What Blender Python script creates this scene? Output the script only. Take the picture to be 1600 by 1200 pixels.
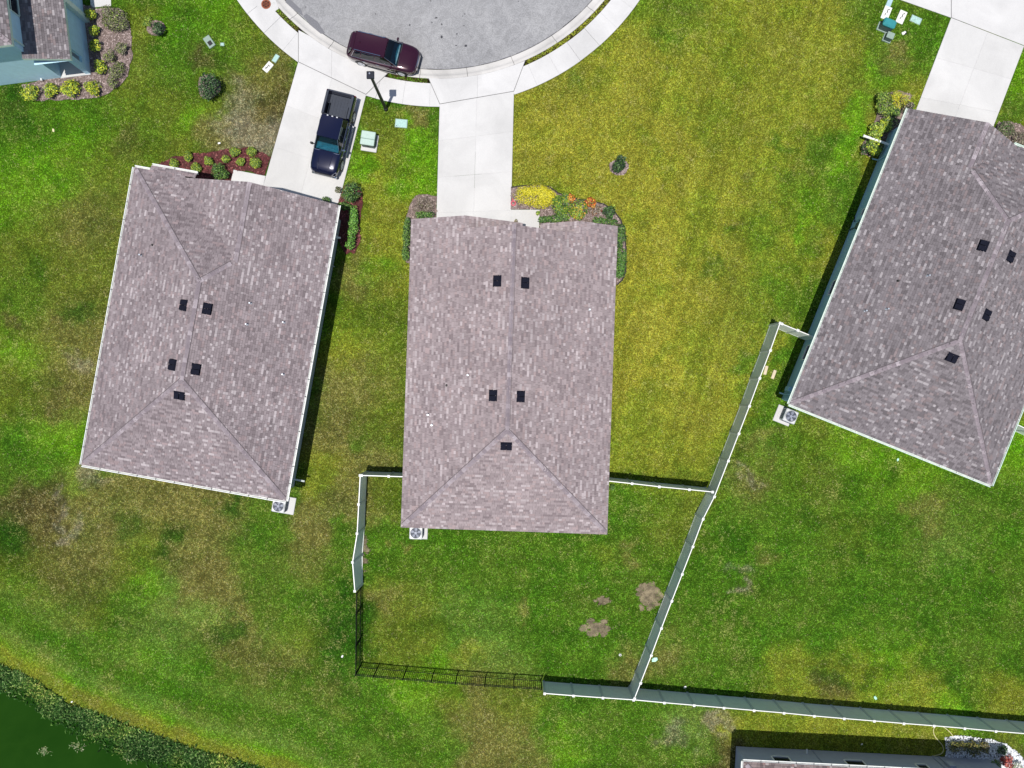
import bpy, bmesh, math, random
import numpy as np
from mathutils import Vector, Matrix

rng = np.random.default_rng(7)
random.seed(7)
for o in list(bpy.data.objects):
    bpy.data.objects.remove(o)
scene = bpy.context.scene
C = scene.collection

# ---------------------------------------------------------------- camera
H = 47.0            # flying height of the drone
F = 1142.0          # focal length in pixels of a 1600 px wide picture
cam = bpy.data.cameras.new('camera')
cam.sensor_width = 36.0
cam.lens = 36.0 * F / 1600.0
cam.clip_end = 2000
cam_o = bpy.data.objects.new('camera', cam)
cam_o.location = (0, 0, H)
cam_o.rotation_euler = (0, 0, 0)
C.objects.link(cam_o)
scene.camera = cam_o

# ---------------------------------------------------------------- sky, sun, exposure
SUN_DIR = Vector((-0.0897, -0.1956, 1.0)).normalized()      # towards the sun
elev = math.asin(SUN_DIR.z)
world = bpy.data.worlds.new('World')
scene.world = world
world.use_nodes = True
wn = world.node_tree
wn.nodes.clear()
sky = wn.nodes.new('ShaderNodeTexSky')
sky.sky_type = 'NISHITA'
sky.sun_disc = False
sky.sun_elevation = elev
sky.sun_rotation = math.atan2(SUN_DIR.x, SUN_DIR.y)
bg = wn.nodes.new('ShaderNodeBackground')
bg.inputs['Strength'].default_value = 0.095
wo = wn.nodes.new('ShaderNodeOutputWorld')
wn.links.new(sky.outputs[0], bg.inputs[0])
wn.links.new(bg.outputs[0], wo.inputs[0])
sun = bpy.data.lights.new('sun', 'SUN')
sun.energy = 4.5
sun.angle = math.radians(0.53)
sun.color = (1.0, 0.96, 0.90)
sun_o = bpy.data.objects.new('sun', sun)
sun_o.rotation_euler = SUN_DIR.to_track_quat('Z', 'Y').to_euler()
sun_o.location = (-10, -20, 90)
C.objects.link(sun_o)
scene.view_settings.view_transform = 'Standard'
scene.view_settings.look = 'None'
scene.view_settings.exposure = 0.0
scene.view_settings.gamma = 1.0
scene.view_settings.use_curve_mapping = False
scene.render.engine = 'CYCLES'

# ---------------------------------------------------------------- helpers
def P(px, py, z=0.0):
    """ground coordinates of a point of height z seen at this place of the survey picture"""
    k = (H - z) / F
    return ((px - 800) * k, (600 - py) * k)

S0 = H / F          # metres per pixel on the ground

def lin(r, g, b):
    def c(v):
        v /= 255.0
        return v / 12.92 if v <= 0.04045 else ((v + 0.055) / 1.055) ** 2.4
    return (c(r), c(g), c(b))

def node_mat(name):
    m = bpy.data.materials.new(name)
    m.use_nodes = True
    nt = m.node_tree
    b = nt.nodes.get('Principled BSDF')
    return m, nt, b

def N(nt, kind, **kw):
    n = nt.nodes.new(kind)
    for k, v in kw.items():
        if hasattr(n, k):
            setattr(n, k, v)
    return n

def noise(nt, scale, detail=4, rough=0.6, coord='Object', dist=0.0):
    tc = N(nt, 'ShaderNodeTexCoord')
    n = N(nt, 'ShaderNodeTexNoise')
    n.inputs['Scale'].default_value = scale
    n.inputs['Detail'].default_value = detail
    n.inputs['Roughness'].default_value = rough
    n.inputs['Distortion'].default_value = dist
    nt.links.new(tc.outputs[coord], n.inputs['Vector'])
    return n.outputs['Fac']

def ramp(nt, fac, stops):
    r = N(nt, 'ShaderNodeValToRGB')
    while len(r.color_ramp.elements) < len(stops):
        r.color_ramp.elements.new(0.5)
    for e, (p, c) in zip(r.color_ramp.elements, stops):
        e.position = p
        e.color = (*c, 1) if len(c) == 3 else c
    nt.links.new(fac, r.inputs[0])
    return r.outputs[0]

def mix(nt, a, b, fac, mode='MIX'):
    m = N(nt, 'ShaderNodeMix', data_type='RGBA', blend_type=mode)
    for sock, v in ((m.inputs[6], a), (m.inputs[7], b)):
        if isinstance(v, tuple):
            sock.default_value = (*v, 1) if len(v) == 3 else v
        else:
            nt.links.new(v, sock)
    if isinstance(fac, (int, float)):
        m.inputs[0].default_value = fac
    else:
        nt.links.new(fac, m.inputs[0])
    return m.outputs[2]

def bump(nt, b, height, strength=0.3, dist=0.02):
    bn = N(nt, 'ShaderNodeBump')
    bn.inputs['Strength'].default_value = strength
    bn.inputs['Distance'].default_value = dist
    nt.links.new(height, bn.inputs['Height'])
    nt.links.new(bn.outputs[0], b.inputs['Normal'])

def simple(name, col, rough=0.6, metal=0.0, var=0.12, scale=6.0, coat=0.0, spec=None, bmp=0.0):
    m, nt, b = node_mat(name)
    f = noise(nt, scale, 5, 0.65)
    lo = tuple(max(0, c * (1 - var)) for c in col)
    hi = tuple(min(1, c * (1 + var)) for c in col)
    nt.links.new(ramp(nt, f, [(0.3, lo), (0.7, hi)]), b.inputs['Base Color'])
    b.inputs['Roughness'].default_value = rough
    b.inputs['Metallic'].default_value = metal
    b.inputs['Coat Weight'].default_value = coat
    b.inputs['Coat Roughness'].default_value = 0.03
    if spec is not None:
        b.inputs['Specular IOR Level'].default_value = spec
    if bmp:
        bump(nt, b, noise(nt, scale * 8, 4), bmp, 0.01)
    return m

def attr_mat(name, rough=0.8, scale=30.0, var=0.25, spec=0.2, transl=0.0, bmp=0.0, gain=1.0):
    """colour of each piece comes from the mesh (one colour for each piece), grain from noise"""
    m, nt, b = node_mat(name)
    a = N(nt, 'ShaderNodeAttribute', attribute_name='Col')
    f = noise(nt, scale, 4, 0.7)
    g = ramp(nt, f, [(0.25, (gain * (1 - var),) * 3), (0.75, (gain * (1 + var),) * 3)])
    c = mix(nt, a.outputs['Color'], g, 1.0, 'MULTIPLY')
    nt.links.new(c, b.inputs['Base Color'])
    b.inputs['Roughness'].default_value = rough
    b.inputs['Specular IOR Level'].default_value = spec
    if bmp:
        bump(nt, b, f, bmp, 0.01)
    return m

def mesh_data(name, verts, faces, mat, smooth=False, cols=None):
    me = bpy.data.meshes.new(name)
    me.from_pydata([tuple(v) for v in verts], [], [tuple(f) for f in faces])
    if cols is not None:
        ca = me.color_attributes.new('Col', 'FLOAT_COLOR', 'CORNER')
        n = np.array([len(f) for f in faces])
        c = np.ones((len(faces), 4), dtype=np.float32)
        c[:, :3] = np.array(cols, dtype=np.float32)[:, :3]
        ca.data.foreach_set('color', np.repeat(c, n, axis=0).ravel())
    if mat is not None:
        me.materials.append(mat)
    if smooth:
        me.polygons.foreach_set('use_smooth', np.ones(len(me.polygons), dtype=bool))
    me.update()
    return me

def link(name, me, parent=None, loc=(0, 0, 0), rot=None):
    o = bpy.data.objects.new(name, me)
    C.objects.link(o)
    o.location = loc
    if rot is not None:
        o.rotation_euler = rot
    o.parent = parent
    return o

def mk(name, verts, faces, mat, parent=None, smooth=False, cols=None, loc=(0, 0, 0)):
    return link(name, mesh_data(name, verts, faces, mat, smooth, cols), parent, loc)

def tag(o, label=None, cat=None, group=None, kind=None):
    if label: o['label'] = label
    if cat: o['category'] = cat
    if group: o['group'] = group
    if kind: o['kind'] = kind
    return o

def thing(name, label, cat, loc=(0, 0, 0), rotz=0.0, group=None):
    o = bpy.data.objects.new(name, None)
    o.empty_display_size = 0.3
    C.objects.link(o)
    o.location = loc
    o.rotation_euler = (0, 0, rotz)
    return tag(o, label, cat, group)

class MB:
    """collects shapes into one mesh"""
    def __init__(s):
        s.v = []; s.f = []; s.c = []
    def add(s, verts, faces, col=None):
        n = len(s.v)
        s.v += [tuple(v) for v in verts]
        s.f += [tuple(i + n for i in f) for f in faces]
        s.c += [col or (1, 1, 1)] * len(faces)
        return s
    def box(s, x0, x1, y0, y1, z0, z1, col=None):
        v = [(x, y, z) for z in (z0, z1) for y in (y0, y1) for x in (x0, x1)]
        f = [(0, 2, 3, 1), (4, 5, 7, 6), (0, 1, 5, 4), (2, 6, 7, 3), (0, 4, 6, 2), (1, 3, 7, 5)]
        return s.add(v, f, col)
    def bbox(s, x0, x1, y0, y1, z0, z1, b=0.02):
        """box with bevelled top edge and corners"""
        v = []
        for z, i in ((z0, 0), (z1 - b, 0), (z1, b)):
            c = b
            a0, a1, b0, b1 = x0 + i, x1 - i, y0 + i, y1 - i
            v += [(a0 + c, b0, z), (a1 - c, b0, z), (a1, b0 + c, z), (a1, b1 - c, z),
                  (a1 - c, b1, z), (a0 + c, b1, z), (a0, b1 - c, z), (a0, b0 + c, z)]
        f = [tuple(range(7, -1, -1)), tuple(range(16, 24))]
        for k in range(2):
            for i in range(8):
                j = (i + 1) % 8
                f.append((k * 8 + i, k * 8 + j, k * 8 + 8 + j, k * 8 + 8 + i))
        return s.add(v, f)
    def prism(s, poly, z0, z1, col=None):
        n = len(poly)
        a = sum(poly[i][0] * poly[(i + 1) % n][1] - poly[(i + 1) % n][0] * poly[i][1] for i in range(n))
        if a < 0: poly = poly[::-1]
        v = [(x, y, z0) for x, y in poly] + [(x, y, z1) for x, y in poly]
        f = [tuple(range(n - 1, -1, -1)), tuple(range(n, 2 * n))]
        f += [(i, (i + 1) % n, n + (i + 1) % n, n + i) for i in range(n)]
        return s.add(v, f, col)
    def tube(s, p0, p1, r0, r1=None, n=8, caps=True, col=None):
        r1 = r0 if r1 is None else r1
        p0, p1 = Vector(p0), Vector(p1)
        d = (p1 - p0).normalized()
        a = d.orthogonal().normalized(); b = d.cross(a)
        v = []
        for p, r in ((p0, r0), (p1, r1)):
            for i in range(n):
                t = 2 * math.pi * i / n
                v.append(p + (a * math.cos(t) + b * math.sin(t)) * r)
        f = [(i, (i + 1) % n, n + (i + 1) % n, n + i) for i in range(n)]
        if caps: f += [tuple(range(n - 1, -1, -1)), tuple(range(n, 2 * n))]
        return s.add(v, f, col)
    def path(s, pts, r, n=6):
        for a, b in zip(pts[:-1], pts[1:]):
            s.tube(a, b, r, n=n)
        return s
    def bar(s, p0, p1, w, h, up=(0, 0, 1)):
        """box bar from p0 to p1, w wide, h high (centred)"""
        p0, p1 = Vector(p0), Vector(p1)
        d = (p1 - p0).normalized()
        sd = d.cross(Vector(up)).normalized() * (w / 2)
        u = sd.cross(d).normalized() * (h / 2)
        v = [p + a * sd + b * u for p in (p0, p1) for a, b in ((-1, -1), (1, -1), (1, 1), (-1, 1))]
        f = [(3, 2, 1, 0), (4, 5, 6, 7)] + [(i, (i + 1) % 4, 4 + (i + 1) % 4, 4 + i) for i in range(4)]
        return s.add(v, f)
    def data(s, name, mat, smooth=False, cols=False):
        return mesh_data(name, s.v, s.f, mat, smooth, s.c if cols else None)
    def build(s, name, mat, parent=None, smooth=False, cols=False, loc=(0, 0, 0)):
        return link(name, s.data(name, mat, smooth, cols), parent, loc)

def clip_half(poly, a, b, c):
    """keep the part of poly where a*x + b*y + c >= 0"""
    out = []
    n = len(poly)
    for i in range(n):
        p, q = poly[i], poly[(i + 1) % n]
        dp = a * p[0] + b * p[1] + c
        dq = a * q[0] + b * q[1] + c
        if dp >= 0: out.append(p)
        if (dp >= 0) != (dq >= 0):
            t = dp / (dp - dq)
            out.append((p[0] + (q[0] - p[0]) * t, p[1] + (q[1] - p[1]) * t))
    return out

def area2(poly):
    n = len(poly)
    return sum(poly[i][0] * poly[(i + 1) % n][1] - poly[(i + 1) % n][0] * poly[i][1] for i in range(n))

def ccw(poly):
    return poly if area2(poly) > 0 else poly[::-1]

def edges_of(poly):
    """inward half planes of a convex polygon"""
    poly = ccw(poly)
    hp = []
    for i in range(len(poly)):
        p, q = poly[i], poly[(i + 1) % len(poly)]
        dx, dy = q[0] - p[0], q[1] - p[1]
        l = math.hypot(dx, dy)
        if l < 1e-6: continue
        hp.append((-dy / l, dx / l, (dy * p[0] - dx * p[1]) / l))
    return hp

def inset(poly, d):
    out = ccw(poly)
    for a, b, c in edges_of(poly):
        out = clip_half(out, a, b, c - d)
        if len(out) < 3: return []
    return out

def in_poly(x, y, poly):
    r = np.zeros(x.shape, bool)
    n = len(poly)
    for i in range(n):
        x0, y0 = poly[i]; x1, y1 = poly[(i + 1) % n]
        if y0 == y1: continue
        c = (y0 > y) != (y1 > y)
        r ^= c & (x < (x1 - x0) * (y - y0) / (y1 - y0) + x0)
    return r

def dist_edges(x, y, poly):
    d = np.full(x.shape, 1e9)
    n = len(poly)
    for i in range(n):
        x0, y0 = poly[i]; x1, y1 = poly[(i + 1) % n]
        dx, dy = x1 - x0, y1 - y0
        l2 = dx * dx + dy * dy + 1e-12
        t = np.clip(((x - x0) * dx + (y - y0) * dy) / l2, 0, 1)
        d = np.minimum(d, np.hypot(x - x0 - t * dx, y - y0 - t * dy))
    return d

_NT = rng.random((256, 256))
def vnoise(x, y):
    xi = np.floor(x).astype(int); yi = np.floor(y).astype(int)
    fx = x - xi; fy = y - yi
    fx = fx * fx * (3 - 2 * fx); fy = fy * fy * (3 - 2 * fy)
    g = lambda a, b: _NT[a % 256, b % 256]
    return ((g(xi, yi) * (1 - fx) + g(xi + 1, yi) * fx) * (1 - fy)
            + (g(xi, yi + 1) * (1 - fx) + g(xi + 1, yi + 1) * fx) * fy)
def fbm(x, y, o=4):
    r = np.zeros(x.shape); a = 0.5; t = 0
    for i in range(o):
        r += a * vnoise(x + 37.1 * i, y + 11.7 * i); t += a
        x = x * 2.03; y = y * 2.03; a *= 0.55
    return r / t

def PX(pts, z=0.0):
    return [P(x, y, z) for x, y in pts]

# ---------------------------------------------------------------- materials
M = {}
M['lawn'] = attr_mat('lawn_thatch', 0.95, 9.0, 0.45, 0.05, bmp=0.8, gain=0.62)
M['grass'] = attr_mat('grass_blades', 0.8, 2.2, 0.12, 0.08)
M['leaf'] = attr_mat('shrub_leaves', 0.5, 40.0, 0.2, 0.35)
M['chip'] = attr_mat('mulch_chips', 0.9, 60.0, 0.25, 0.1)
M['stone'] = attr_mat('bed_stones', 0.8, 50.0, 0.15, 0.2)
M['shingle'] = attr_mat('roof_shingles', 0.9, 55.0, 0.22, 0.15, bmp=0.4)
def weather(m):
    # granule loss and dust in broad soft drifts over the whole roof
    nt = m.node_tree; b = nt.nodes.get('Principled BSDF')
    src = b.inputs['Base Color'].links[0].from_socket
    f = noise(nt, .45, 5, .6, dist=.8)
    nt.links.new(mix(nt, src, ramp(nt, f, [(.3, (.90, .895, .90)), (.7, (1.09, 1.085, 1.08))]), 1.0, 'MULTIPLY'), b.inputs['Base Color'])
weather(M['shingle'])

def cap_material():
    m, nt, b = node_mat('shingle_caps')
    oi = N(nt, 'ShaderNodeObjectInfo')
    base = ramp(nt, oi.outputs['Random'], [(0.0, (0.20, 0.165, 0.185)), (0.65, (0.255, 0.215, 0.235)), (0.8, (0.30, 0.255, 0.275)), (1.0, (0.40, 0.35, 0.375))])
    f = noise(nt, 40, 4, 0.7)
    nt.links.new(mix(nt, base, ramp(nt, f, [(0.25, (0.75,) * 3), (0.75, (1.2,) * 3)]), 1.0, 'MULTIPLY'), b.inputs['Base Color'])
    b.inputs['Roughness'].default_value = 0.9
    return m
M['cap'] = cap_material()

def concrete(name, col, stain=0.12):
    m, nt, b = node_mat(name)
    big = noise(nt, 0.35, 6, 0.62, dist=0.6)
    fine = noise(nt, 22, 5, 0.7)
    oi = N(nt, 'ShaderNodeObjectInfo')
    c1 = ramp(nt, big, [(0.30, tuple(c * (1 - stain) for c in col)), (0.62, col)])
    c2 = mix(nt, c1, ramp(nt, fine, [(0.3, (0.92,) * 3), (0.7, (1.05,) * 3)]), 1.0, 'MULTIPLY')
    c3 = mix(nt, c2, ramp(nt, oi.outputs['Random'], [(0, (0.955, 0.955, 0.95)), (1, (1.02, 1.02, 1.02))]), 1.0, 'MULTIPLY')
    nt.links.new(c3, b.inputs['Base Color'])
    b.inputs['Roughness'].default_value = 0.85
    b.inputs['Specular IOR Level'].default_value = 0.2
    bump(nt, b, fine, 0.25, 0.004)
    return m
M['concrete'] = concrete('driveway_concrete', (0.60, 0.592, 0.585), 0.15)
M['walk'] = concrete('sidewalk_concrete', (0.61, 0.602, 0.598), 0.16)
M['curb'] = concrete('curb_concrete', (0.62, 0.60, 0.58), 0.30)
M['joint'] = simple('joint_filler', (0.13, 0.125, 0.12), 0.95)
M['joint_lt'] = simple('control_joint', (0.54, 0.54, 0.55), 0.95)

def asphalt():
    m, nt, b = node_mat('asphalt')
    big = noise(nt, 0.18, 6, 0.6, dist=1.2)
    streak = noise(nt, 1.1, 5, 0.7, dist=2.0)
    fine = noise(nt, 14, 6, 0.85)
    spot = noise(nt, 1.6, 3, 0.5)
    c = ramp(nt, big, [(0.3, (0.262, 0.262, 0.272)), (0.7, (0.352, 0.350, 0.358))])
    c = mix(nt, c, ramp(nt, streak, [(0.35, (0.84,) * 3), (0.65, (1.08,) * 3)]), 1.0, 'MULTIPLY')
    c = mix(nt, c, ramp(nt, fine, [(0.3, (0.55,) * 3), (0.7, (1.3,) * 3)]), 1.0, 'MULTIPLY')
    c = mix(nt, c, ramp(nt, spot, [(0.235, (0.30,) * 3), (0.27, (1.0,) * 3)]), 1.0, 'MULTIPLY')
    nt.links.new(c, b.inputs['Base Color'])
    b.inputs['Roughness'].default_value = 0.9
    bump(nt, b, fine, 0.5, 0.006)
    return m
M['asphalt'] = asphalt()
M['tar'] = simple('fresh_asphalt', (0.17, 0.17, 0.185), 0.9, 0, 0.2, 20, bmp=0.4)
M['tarspot'] = simple('oil_spot', (0.035, 0.036, 0.045), 0.7)

def water():
    m, nt, b = node_mat('pond_water')
    f = noise(nt, 0.25, 5, 0.6, dist=0.5)
    nt.links.new(ramp(nt, f, [(0.3, (0.007, 0.034, 0.002)), (0.7, (0.014, 0.050, 0.004))]), b.inputs['Base Color'])
    b.inputs['Roughness'].default_value = 0.12
    b.inputs['IOR'].default_value = 1.33
    b.inputs['Specular IOR Level'].default_value = 0.12
    bump(nt, b, noise(nt, 6, 3), 0.06, 0.02)
    return m
M['water'] = water()

def siding(name, col):
    m, nt, b = node_mat(name)
    f = noise(nt, 3.0, 5, 0.6)
    fine = noise(nt, 60, 3, 0.7)
    c = ramp(nt, f, [(0.3, tuple(v * 0.93 for v in col)), (0.7, tuple(v * 1.05 for v in col))])
    nt.links.new(c, b.inputs['Base Color'])
    b.inputs['Roughness'].default_value = 0.85
    bump(nt, b, fine, 0.35, 0.006)
    return m
M['wall_grey'] = siding('stucco_grey', (0.50, 0.55, 0.53))
M['wall_teal'] = siding('stucco_blue_grey', (0.36, 0.57, 0.65))
M['wall_blue'] = siding('stucco_light_blue', (0.52, 0.77, 0.90))
M['wall_slate'] = siding('stucco_slate', (0.36, 0.39, 0.48))
M['wall_tan'] = siding('stucco_beige', (0.48, 0.45, 0.40))
M['white'] = simple('white_trim', (0.78, 0.78, 0.76), 0.45, 0, 0.05)
M['gutter'] = simple('white_gutter_metal', (0.80, 0.81, 0.80), 0.35, 0, 0.06)
M['gutter_in'] = simple('gutter_trough', (0.50, 0.51, 0.48), 0.7, 0, 0.3, 3)
M['gutter_green'] = simple('pale_green_gutter', (0.62, 0.76, 0.68), 0.35, 0, 0.06)
M['drip'] = simple('grey_drip_edge', (0.46, 0.46, 0.44), 0.5)
M['glass'] = simple('window_glass', (0.012, 0.015, 0.02), 0.05, 0, 0.2, spec=0.8)
M['door'] = simple('door_paint', (0.30, 0.30, 0.31), 0.5)
M['shade_line'] = simple('roof_shade_line', (0.10, 0.085, 0.092), 0.9, 0, 0.2)  # dark colour of the shadow lines drawn along the roof caps
M['deck'] = simple('roof_underlay', (0.10, 0.09, 0.092), 0.95)
M['vent'] = simple('black_roof_vent', (0.010, 0.011, 0.020), 0.9, 0, 0.25, 12, spec=0.08)
M['pipe'] = simple('lead_pipe_flashing', (0.55, 0.60, 0.66), 0.4, 0.6)
M['pipe_dark'] = simple('dark_pipe', (0.02, 0.02, 0.02), 0.7)
M['vinyl'] = simple('white_vinyl', (0.80, 0.80, 0.77), 0.4, 0, 0.04)
M['panel'] = simple('vinyl_board', (0.80, 0.84, 0.77), 0.5, 0, 0.06, 3)  # slight green tint stands in for light bounced off the grass
M['post'] = simple('vinyl_post', (0.56, 0.60, 0.60), 0.4, 0, 0.04)
M['alu'] = simple('black_aluminium', (0.008, 0.009, 0.010), 0.7, spec=0.1)
M['ac'] = simple('ac_cabinet', (0.56, 0.57, 0.58), 0.4, 0, 0.06)
M['ac_dark'] = simple('ac_grille_well', (0.05, 0.06, 0.09), 0.6)
M['ac_blade'] = simple('ac_fan_blade', (0.24, 0.26, 0.33), 0.5, 0.0)
M['util_green'] = simple('pale_green_cabinet', (0.42, 0.54, 0.48), 0.5, 0, 0.1, 8)
M['util_lid'] = simple('faded_green_lid', (0.36, 0.54, 0.50), 0.6, 0, 0.2, 14)
M['util_side'] = simple('green_cabinet_side', (0.09, 0.13, 0.13), 0.6)
M['util_teal'] = simple('teal_pedestal', (0.03, 0.24, 0.26), 0.45)
M['util_sage'] = simple('sage_box', (0.25, 0.33, 0.28), 0.6)
M['util_blue'] = simple('pale_blue_lid', (0.36, 0.52, 0.58), 0.55)
M['util_white'] = simple('white_meter_box', (0.72, 0.72, 0.68), 0.7, 0, 0.1, 10)
M['black'] = simple('black_rubber', (0.012, 0.012, 0.013), 0.6)
M['lamp_metal'] = simple('dark_bronze_metal', (0.016, 0.018, 0.028), 0.4, 0.2)
M['rust'] = simple('rusty_iron', (0.30, 0.085, 0.04), 0.8, 0.2, 0.4, 14)
M['rust_dark'] = simple('rusty_iron_dark', (0.07, 0.022, 0.014), 0.85, 0.2, 0.4, 14)
M['paver'] = simple('tan_paver', (0.62, 0.52, 0.38), 0.9, 0, 0.15, 14)
M['hose'] = simple('cream_hose', (0.66, 0.60, 0.34), 0.5)
M['paper'] = simple('white_litter', (0.8, 0.8, 0.76), 0.7)
M['mint'] = simple('mint_plastic', (0.40, 0.72, 0.58), 0.5)
M['pink'] = simple('pink_plastic', (0.65, 0.09, 0.14), 0.4)
M['pot'] = simple('terracotta_pot', (0.38, 0.14, 0.08), 0.8)
M['edging'] = simple('dark_bed_edging', (0.03, 0.028, 0.025), 0.8)
M['bark'] = simple('shrub_stem', (0.10, 0.065, 0.04), 0.9, 0, 0.3, 20)
M['soil'] = simple('bed_soil', (0.15, 0.11, 0.098), 0.95, 0, 0.35, 12, bmp=0.5)
M['soil_red'] = simple('red_bed_soil', (0.075, 0.022, 0.020), 0.95, 0, 0.35, 12, bmp=0.5)
M['paint_maroon'] = simple('maroon_paint', (0.034, 0.002, 0.013), 0.22, 0.25, 0.05, coat=1.0)
M['paint_navy'] = simple('navy_paint', (0.002, 0.003, 0.027), 0.22, 0.25, 0.05, coat=1.0)
M['carglass'] = simple('tinted_glass', (0.006, 0.008, 0.012), 0.03, 0, 0.1, spec=0.8)
M['seat'] = simple('seat_fabric', (0.22, 0.27, 0.29), 0.8)
M['dash'] = simple('dashboard', (0.10, 0.20, 0.24), 0.7, 0, 0.4, 5)
M['cabin'] = simple('cabin_carpet', (0.015, 0.022, 0.028), 0.9)
M['chrome'] = simple('chrome', (0.62, 0.63, 0.66), 0.12, 1.0, 0.03)
M['rim'] = simple('alloy_rim', (0.60, 0.61, 0.64), 0.35, 0.1)
M['headlight'] = simple('headlight_lens', (0.50, 0.52, 0.58), 0.08, 0.3)
M['taillight'] = simple('taillight_lens', (0.22, 0.008, 0.01), 0.1)
M['bedliner'] = simple('bed_liner', (0.030, 0.037, 0.055), 0.7, 0, 0.2, 10)

def windshield_glass():
    m, nt, b = node_mat('windshield_glass')
    f = noise(nt, 2.2, 3, 0.5)
    g = N(nt, 'ShaderNodeBsdfGlossy'); g.inputs['Roughness'].default_value = 0.03
    t = N(nt, 'ShaderNodeBsdfTransparent'); t.inputs['Color'].default_value = (0.34, 0.66, 0.76, 1)
    fr = N(nt, 'ShaderNodeFresnel'); fr.inputs['IOR'].default_value = 1.7
    mx = N(nt, 'ShaderNodeMixShader')
    nt.links.new(fr.outputs[0], mx.inputs[0]); nt.links.new(t.outputs[0], mx.inputs[1]); nt.links.new(g.outputs[0], mx.inputs[2])
    out = nt.nodes.get('Material Output')
    nt.links.new(mx.outputs[0], out.inputs['Surface'])
    return m
M['windshield'] = windshield_glass()

# ================================================================= GROUND LAYOUT
CC = P(685, -213)                       # centre of the cul-de-sac
R_ROAD, R_CURB, R_WALK0, R_WALK1 = 321 * S0, 336 * S0, 343.5 * S0, 380 * S0
def arc(r, t):                          # t in degrees, 0 = towards the houses, + to the right
    a = math.radians(t)
    return (CC[0] + r * math.sin(a), CC[1] - r * math.cos(a))
def arc_pts(r, t0, t1, n):
    return [arc(r, t0 + (t1 - t0) * i / n) for i in range(n + 1)]
def theta(p):
    return math.degrees(math.atan2(p[0] - CC[0], CC[1] - p[1]))

drive_c = PX([(687, 163), (803, 143), (797.5, 375), (681, 375)])
drive_l = PX([(466, 97), (572, 148), (518, 362), (398, 338)])
drive_r = PX([(1486, 28), (1600, 72), (1534, 245), (1407, 235)])
t_l0, t_l1 = theta(P(466, 47)), theta(P(606, 115))
t_c0, t_c1 = theta(P(669, 122)), theta(P(821, 95))
apron_l = [P(466, 47)] + arc_pts(R_CURB + 0.012, t_l0, t_l1, 8)[1:-1] + [P(606, 115), P(572, 148), P(466, 97)]
apron_c = [P(669, 122)] + arc_pts(R_CURB + 0.012, t_c0, t_c1, 8)[1:-1] + [P(821, 95), P(803, 143), P(687, 163)]
apron_r = PX([(1400, -45), (1640, -45), (1640, 88), (1600, 72), (1486, 28), (1407, 0)])
walk_l = PX([(365, 265), (415.5, 275), (408, 306), (357, 299)])
walk_c = PX([(798, 327.5), (843.5, 327.5), (842, 372), (797.8, 372)])
slab_tl = PX([(139, -25), (174, -25), (174, 9.5), (142, 12.5)])

def rough(poly, amp=.07, seed=3):
    """ragged edge of a bed: its outline broken into short uneven steps"""
    r = np.random.default_rng(seed); out = []
    for p, q in zip(poly, poly[1:] + poly[:1]):
        n = max(1, int(math.dist(p, q) / .28))
        for i in range(n):
            a = r.normal(0, amp * .6, 2) if i else r.normal(0, amp * .25, 2)
            out.append((p[0] + (q[0] - p[0]) * i / n + a[0], p[1] + (q[1] - p[1]) * i / n + a[1]))
    return out
bed_tl = PX([(128, 6), (150, 15), (178, 13), (193, 18), (203, 38), (207, 62), (206, 92), (200, 117), (187, 135), (165, 148),
             (130, 154), (85, 157), (52, 158), (40, 150), (35, 132), (95, 120), (143, 117)])
bed_ll = PX([(236, 268), (247, 257), (268, 246), (300, 240), (335, 237), (365, 231), (392, 230), (424, 246), (413.5, 274), (365, 264.5), (357, 300), (300, 292)])
bed_lr = PX([(534, 302), (540, 288), (555, 288), (566, 302), (567, 320), (563, 338), (561, 380), (555, 396), (541, 397), (525, 370), (518, 345)])
bed_cl = PX([(641, 318), (648, 308), (662, 304), (682.5, 306), (681.5, 372), (650, 372), (647, 412), (634, 410), (632, 352)])
bed_cr = PX([(798.5, 293), (815, 291), (838, 289), (858, 292), (872, 302), (885, 306), (905, 312), (925, 314), (945, 320), (960, 331),
             (970, 344), (976, 362), (978, 390), (977.5, 425), (972, 438), (964, 445), (935, 445), (930, 375), (843.5, 372), (843, 327), (798, 327)])
bed_rl = PX([(1424, 150), (1404, 141), (1385, 146), (1372, 165), (1367, 190), (1357, 208), (1347, 225), (1346, 236), (1358, 244), (1380, 235), (1420, 186)])
bed_rr = PX([(1560, 192), (1578, 190), (1610, 200), (1640, 230), (1640, 290), (1580, 280), (1540, 240)])
bed_br = PX([(1477, 1152), (1492, 1149), (1520, 1151), (1546, 1154), (1572, 1162), (1590, 1176), (1602, 1190), (1612, 1225), (1560, 1225), (1545, 1187), (1477, 1183)])
ring_a = [(P(967, 262)[0] + 0.62 * math.cos(t) * (1 + .1 * math.sin(3 * t)), P(967, 262)[1] + 0.5 * math.sin(t)) for t in np.linspace(0, 2 * math.pi, 17)[:-1]]
ring_b = [(P(326, 136)[0] + 0.72 * math.cos(t) * (1 + .12 * math.sin(3 * t + 1)), P(326, 136)[1] + 0.78 * math.sin(t)) for t in np.linspace(0, 2 * math.pi, 17)[:-1]]
bed_tl, bed_ll, bed_lr, bed_cl, bed_rl, bed_rr, bed_br = [rough(b_, .08, 30 + i) for i, b_ in enumerate((bed_tl, bed_ll, bed_lr, bed_cl, bed_rl, bed_rr, bed_br))]
ring_a, ring_b = rough(ring_a, .1, 41), rough(ring_b, .12, 42)
ring_c = [(P(244, 44)[0] + 0.6 * math.cos(t), P(244, 44)[1] + 0.5 * math.sin(t)) for t in np.linspace(0, 2 * math.pi, 13)[:-1]]

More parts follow.
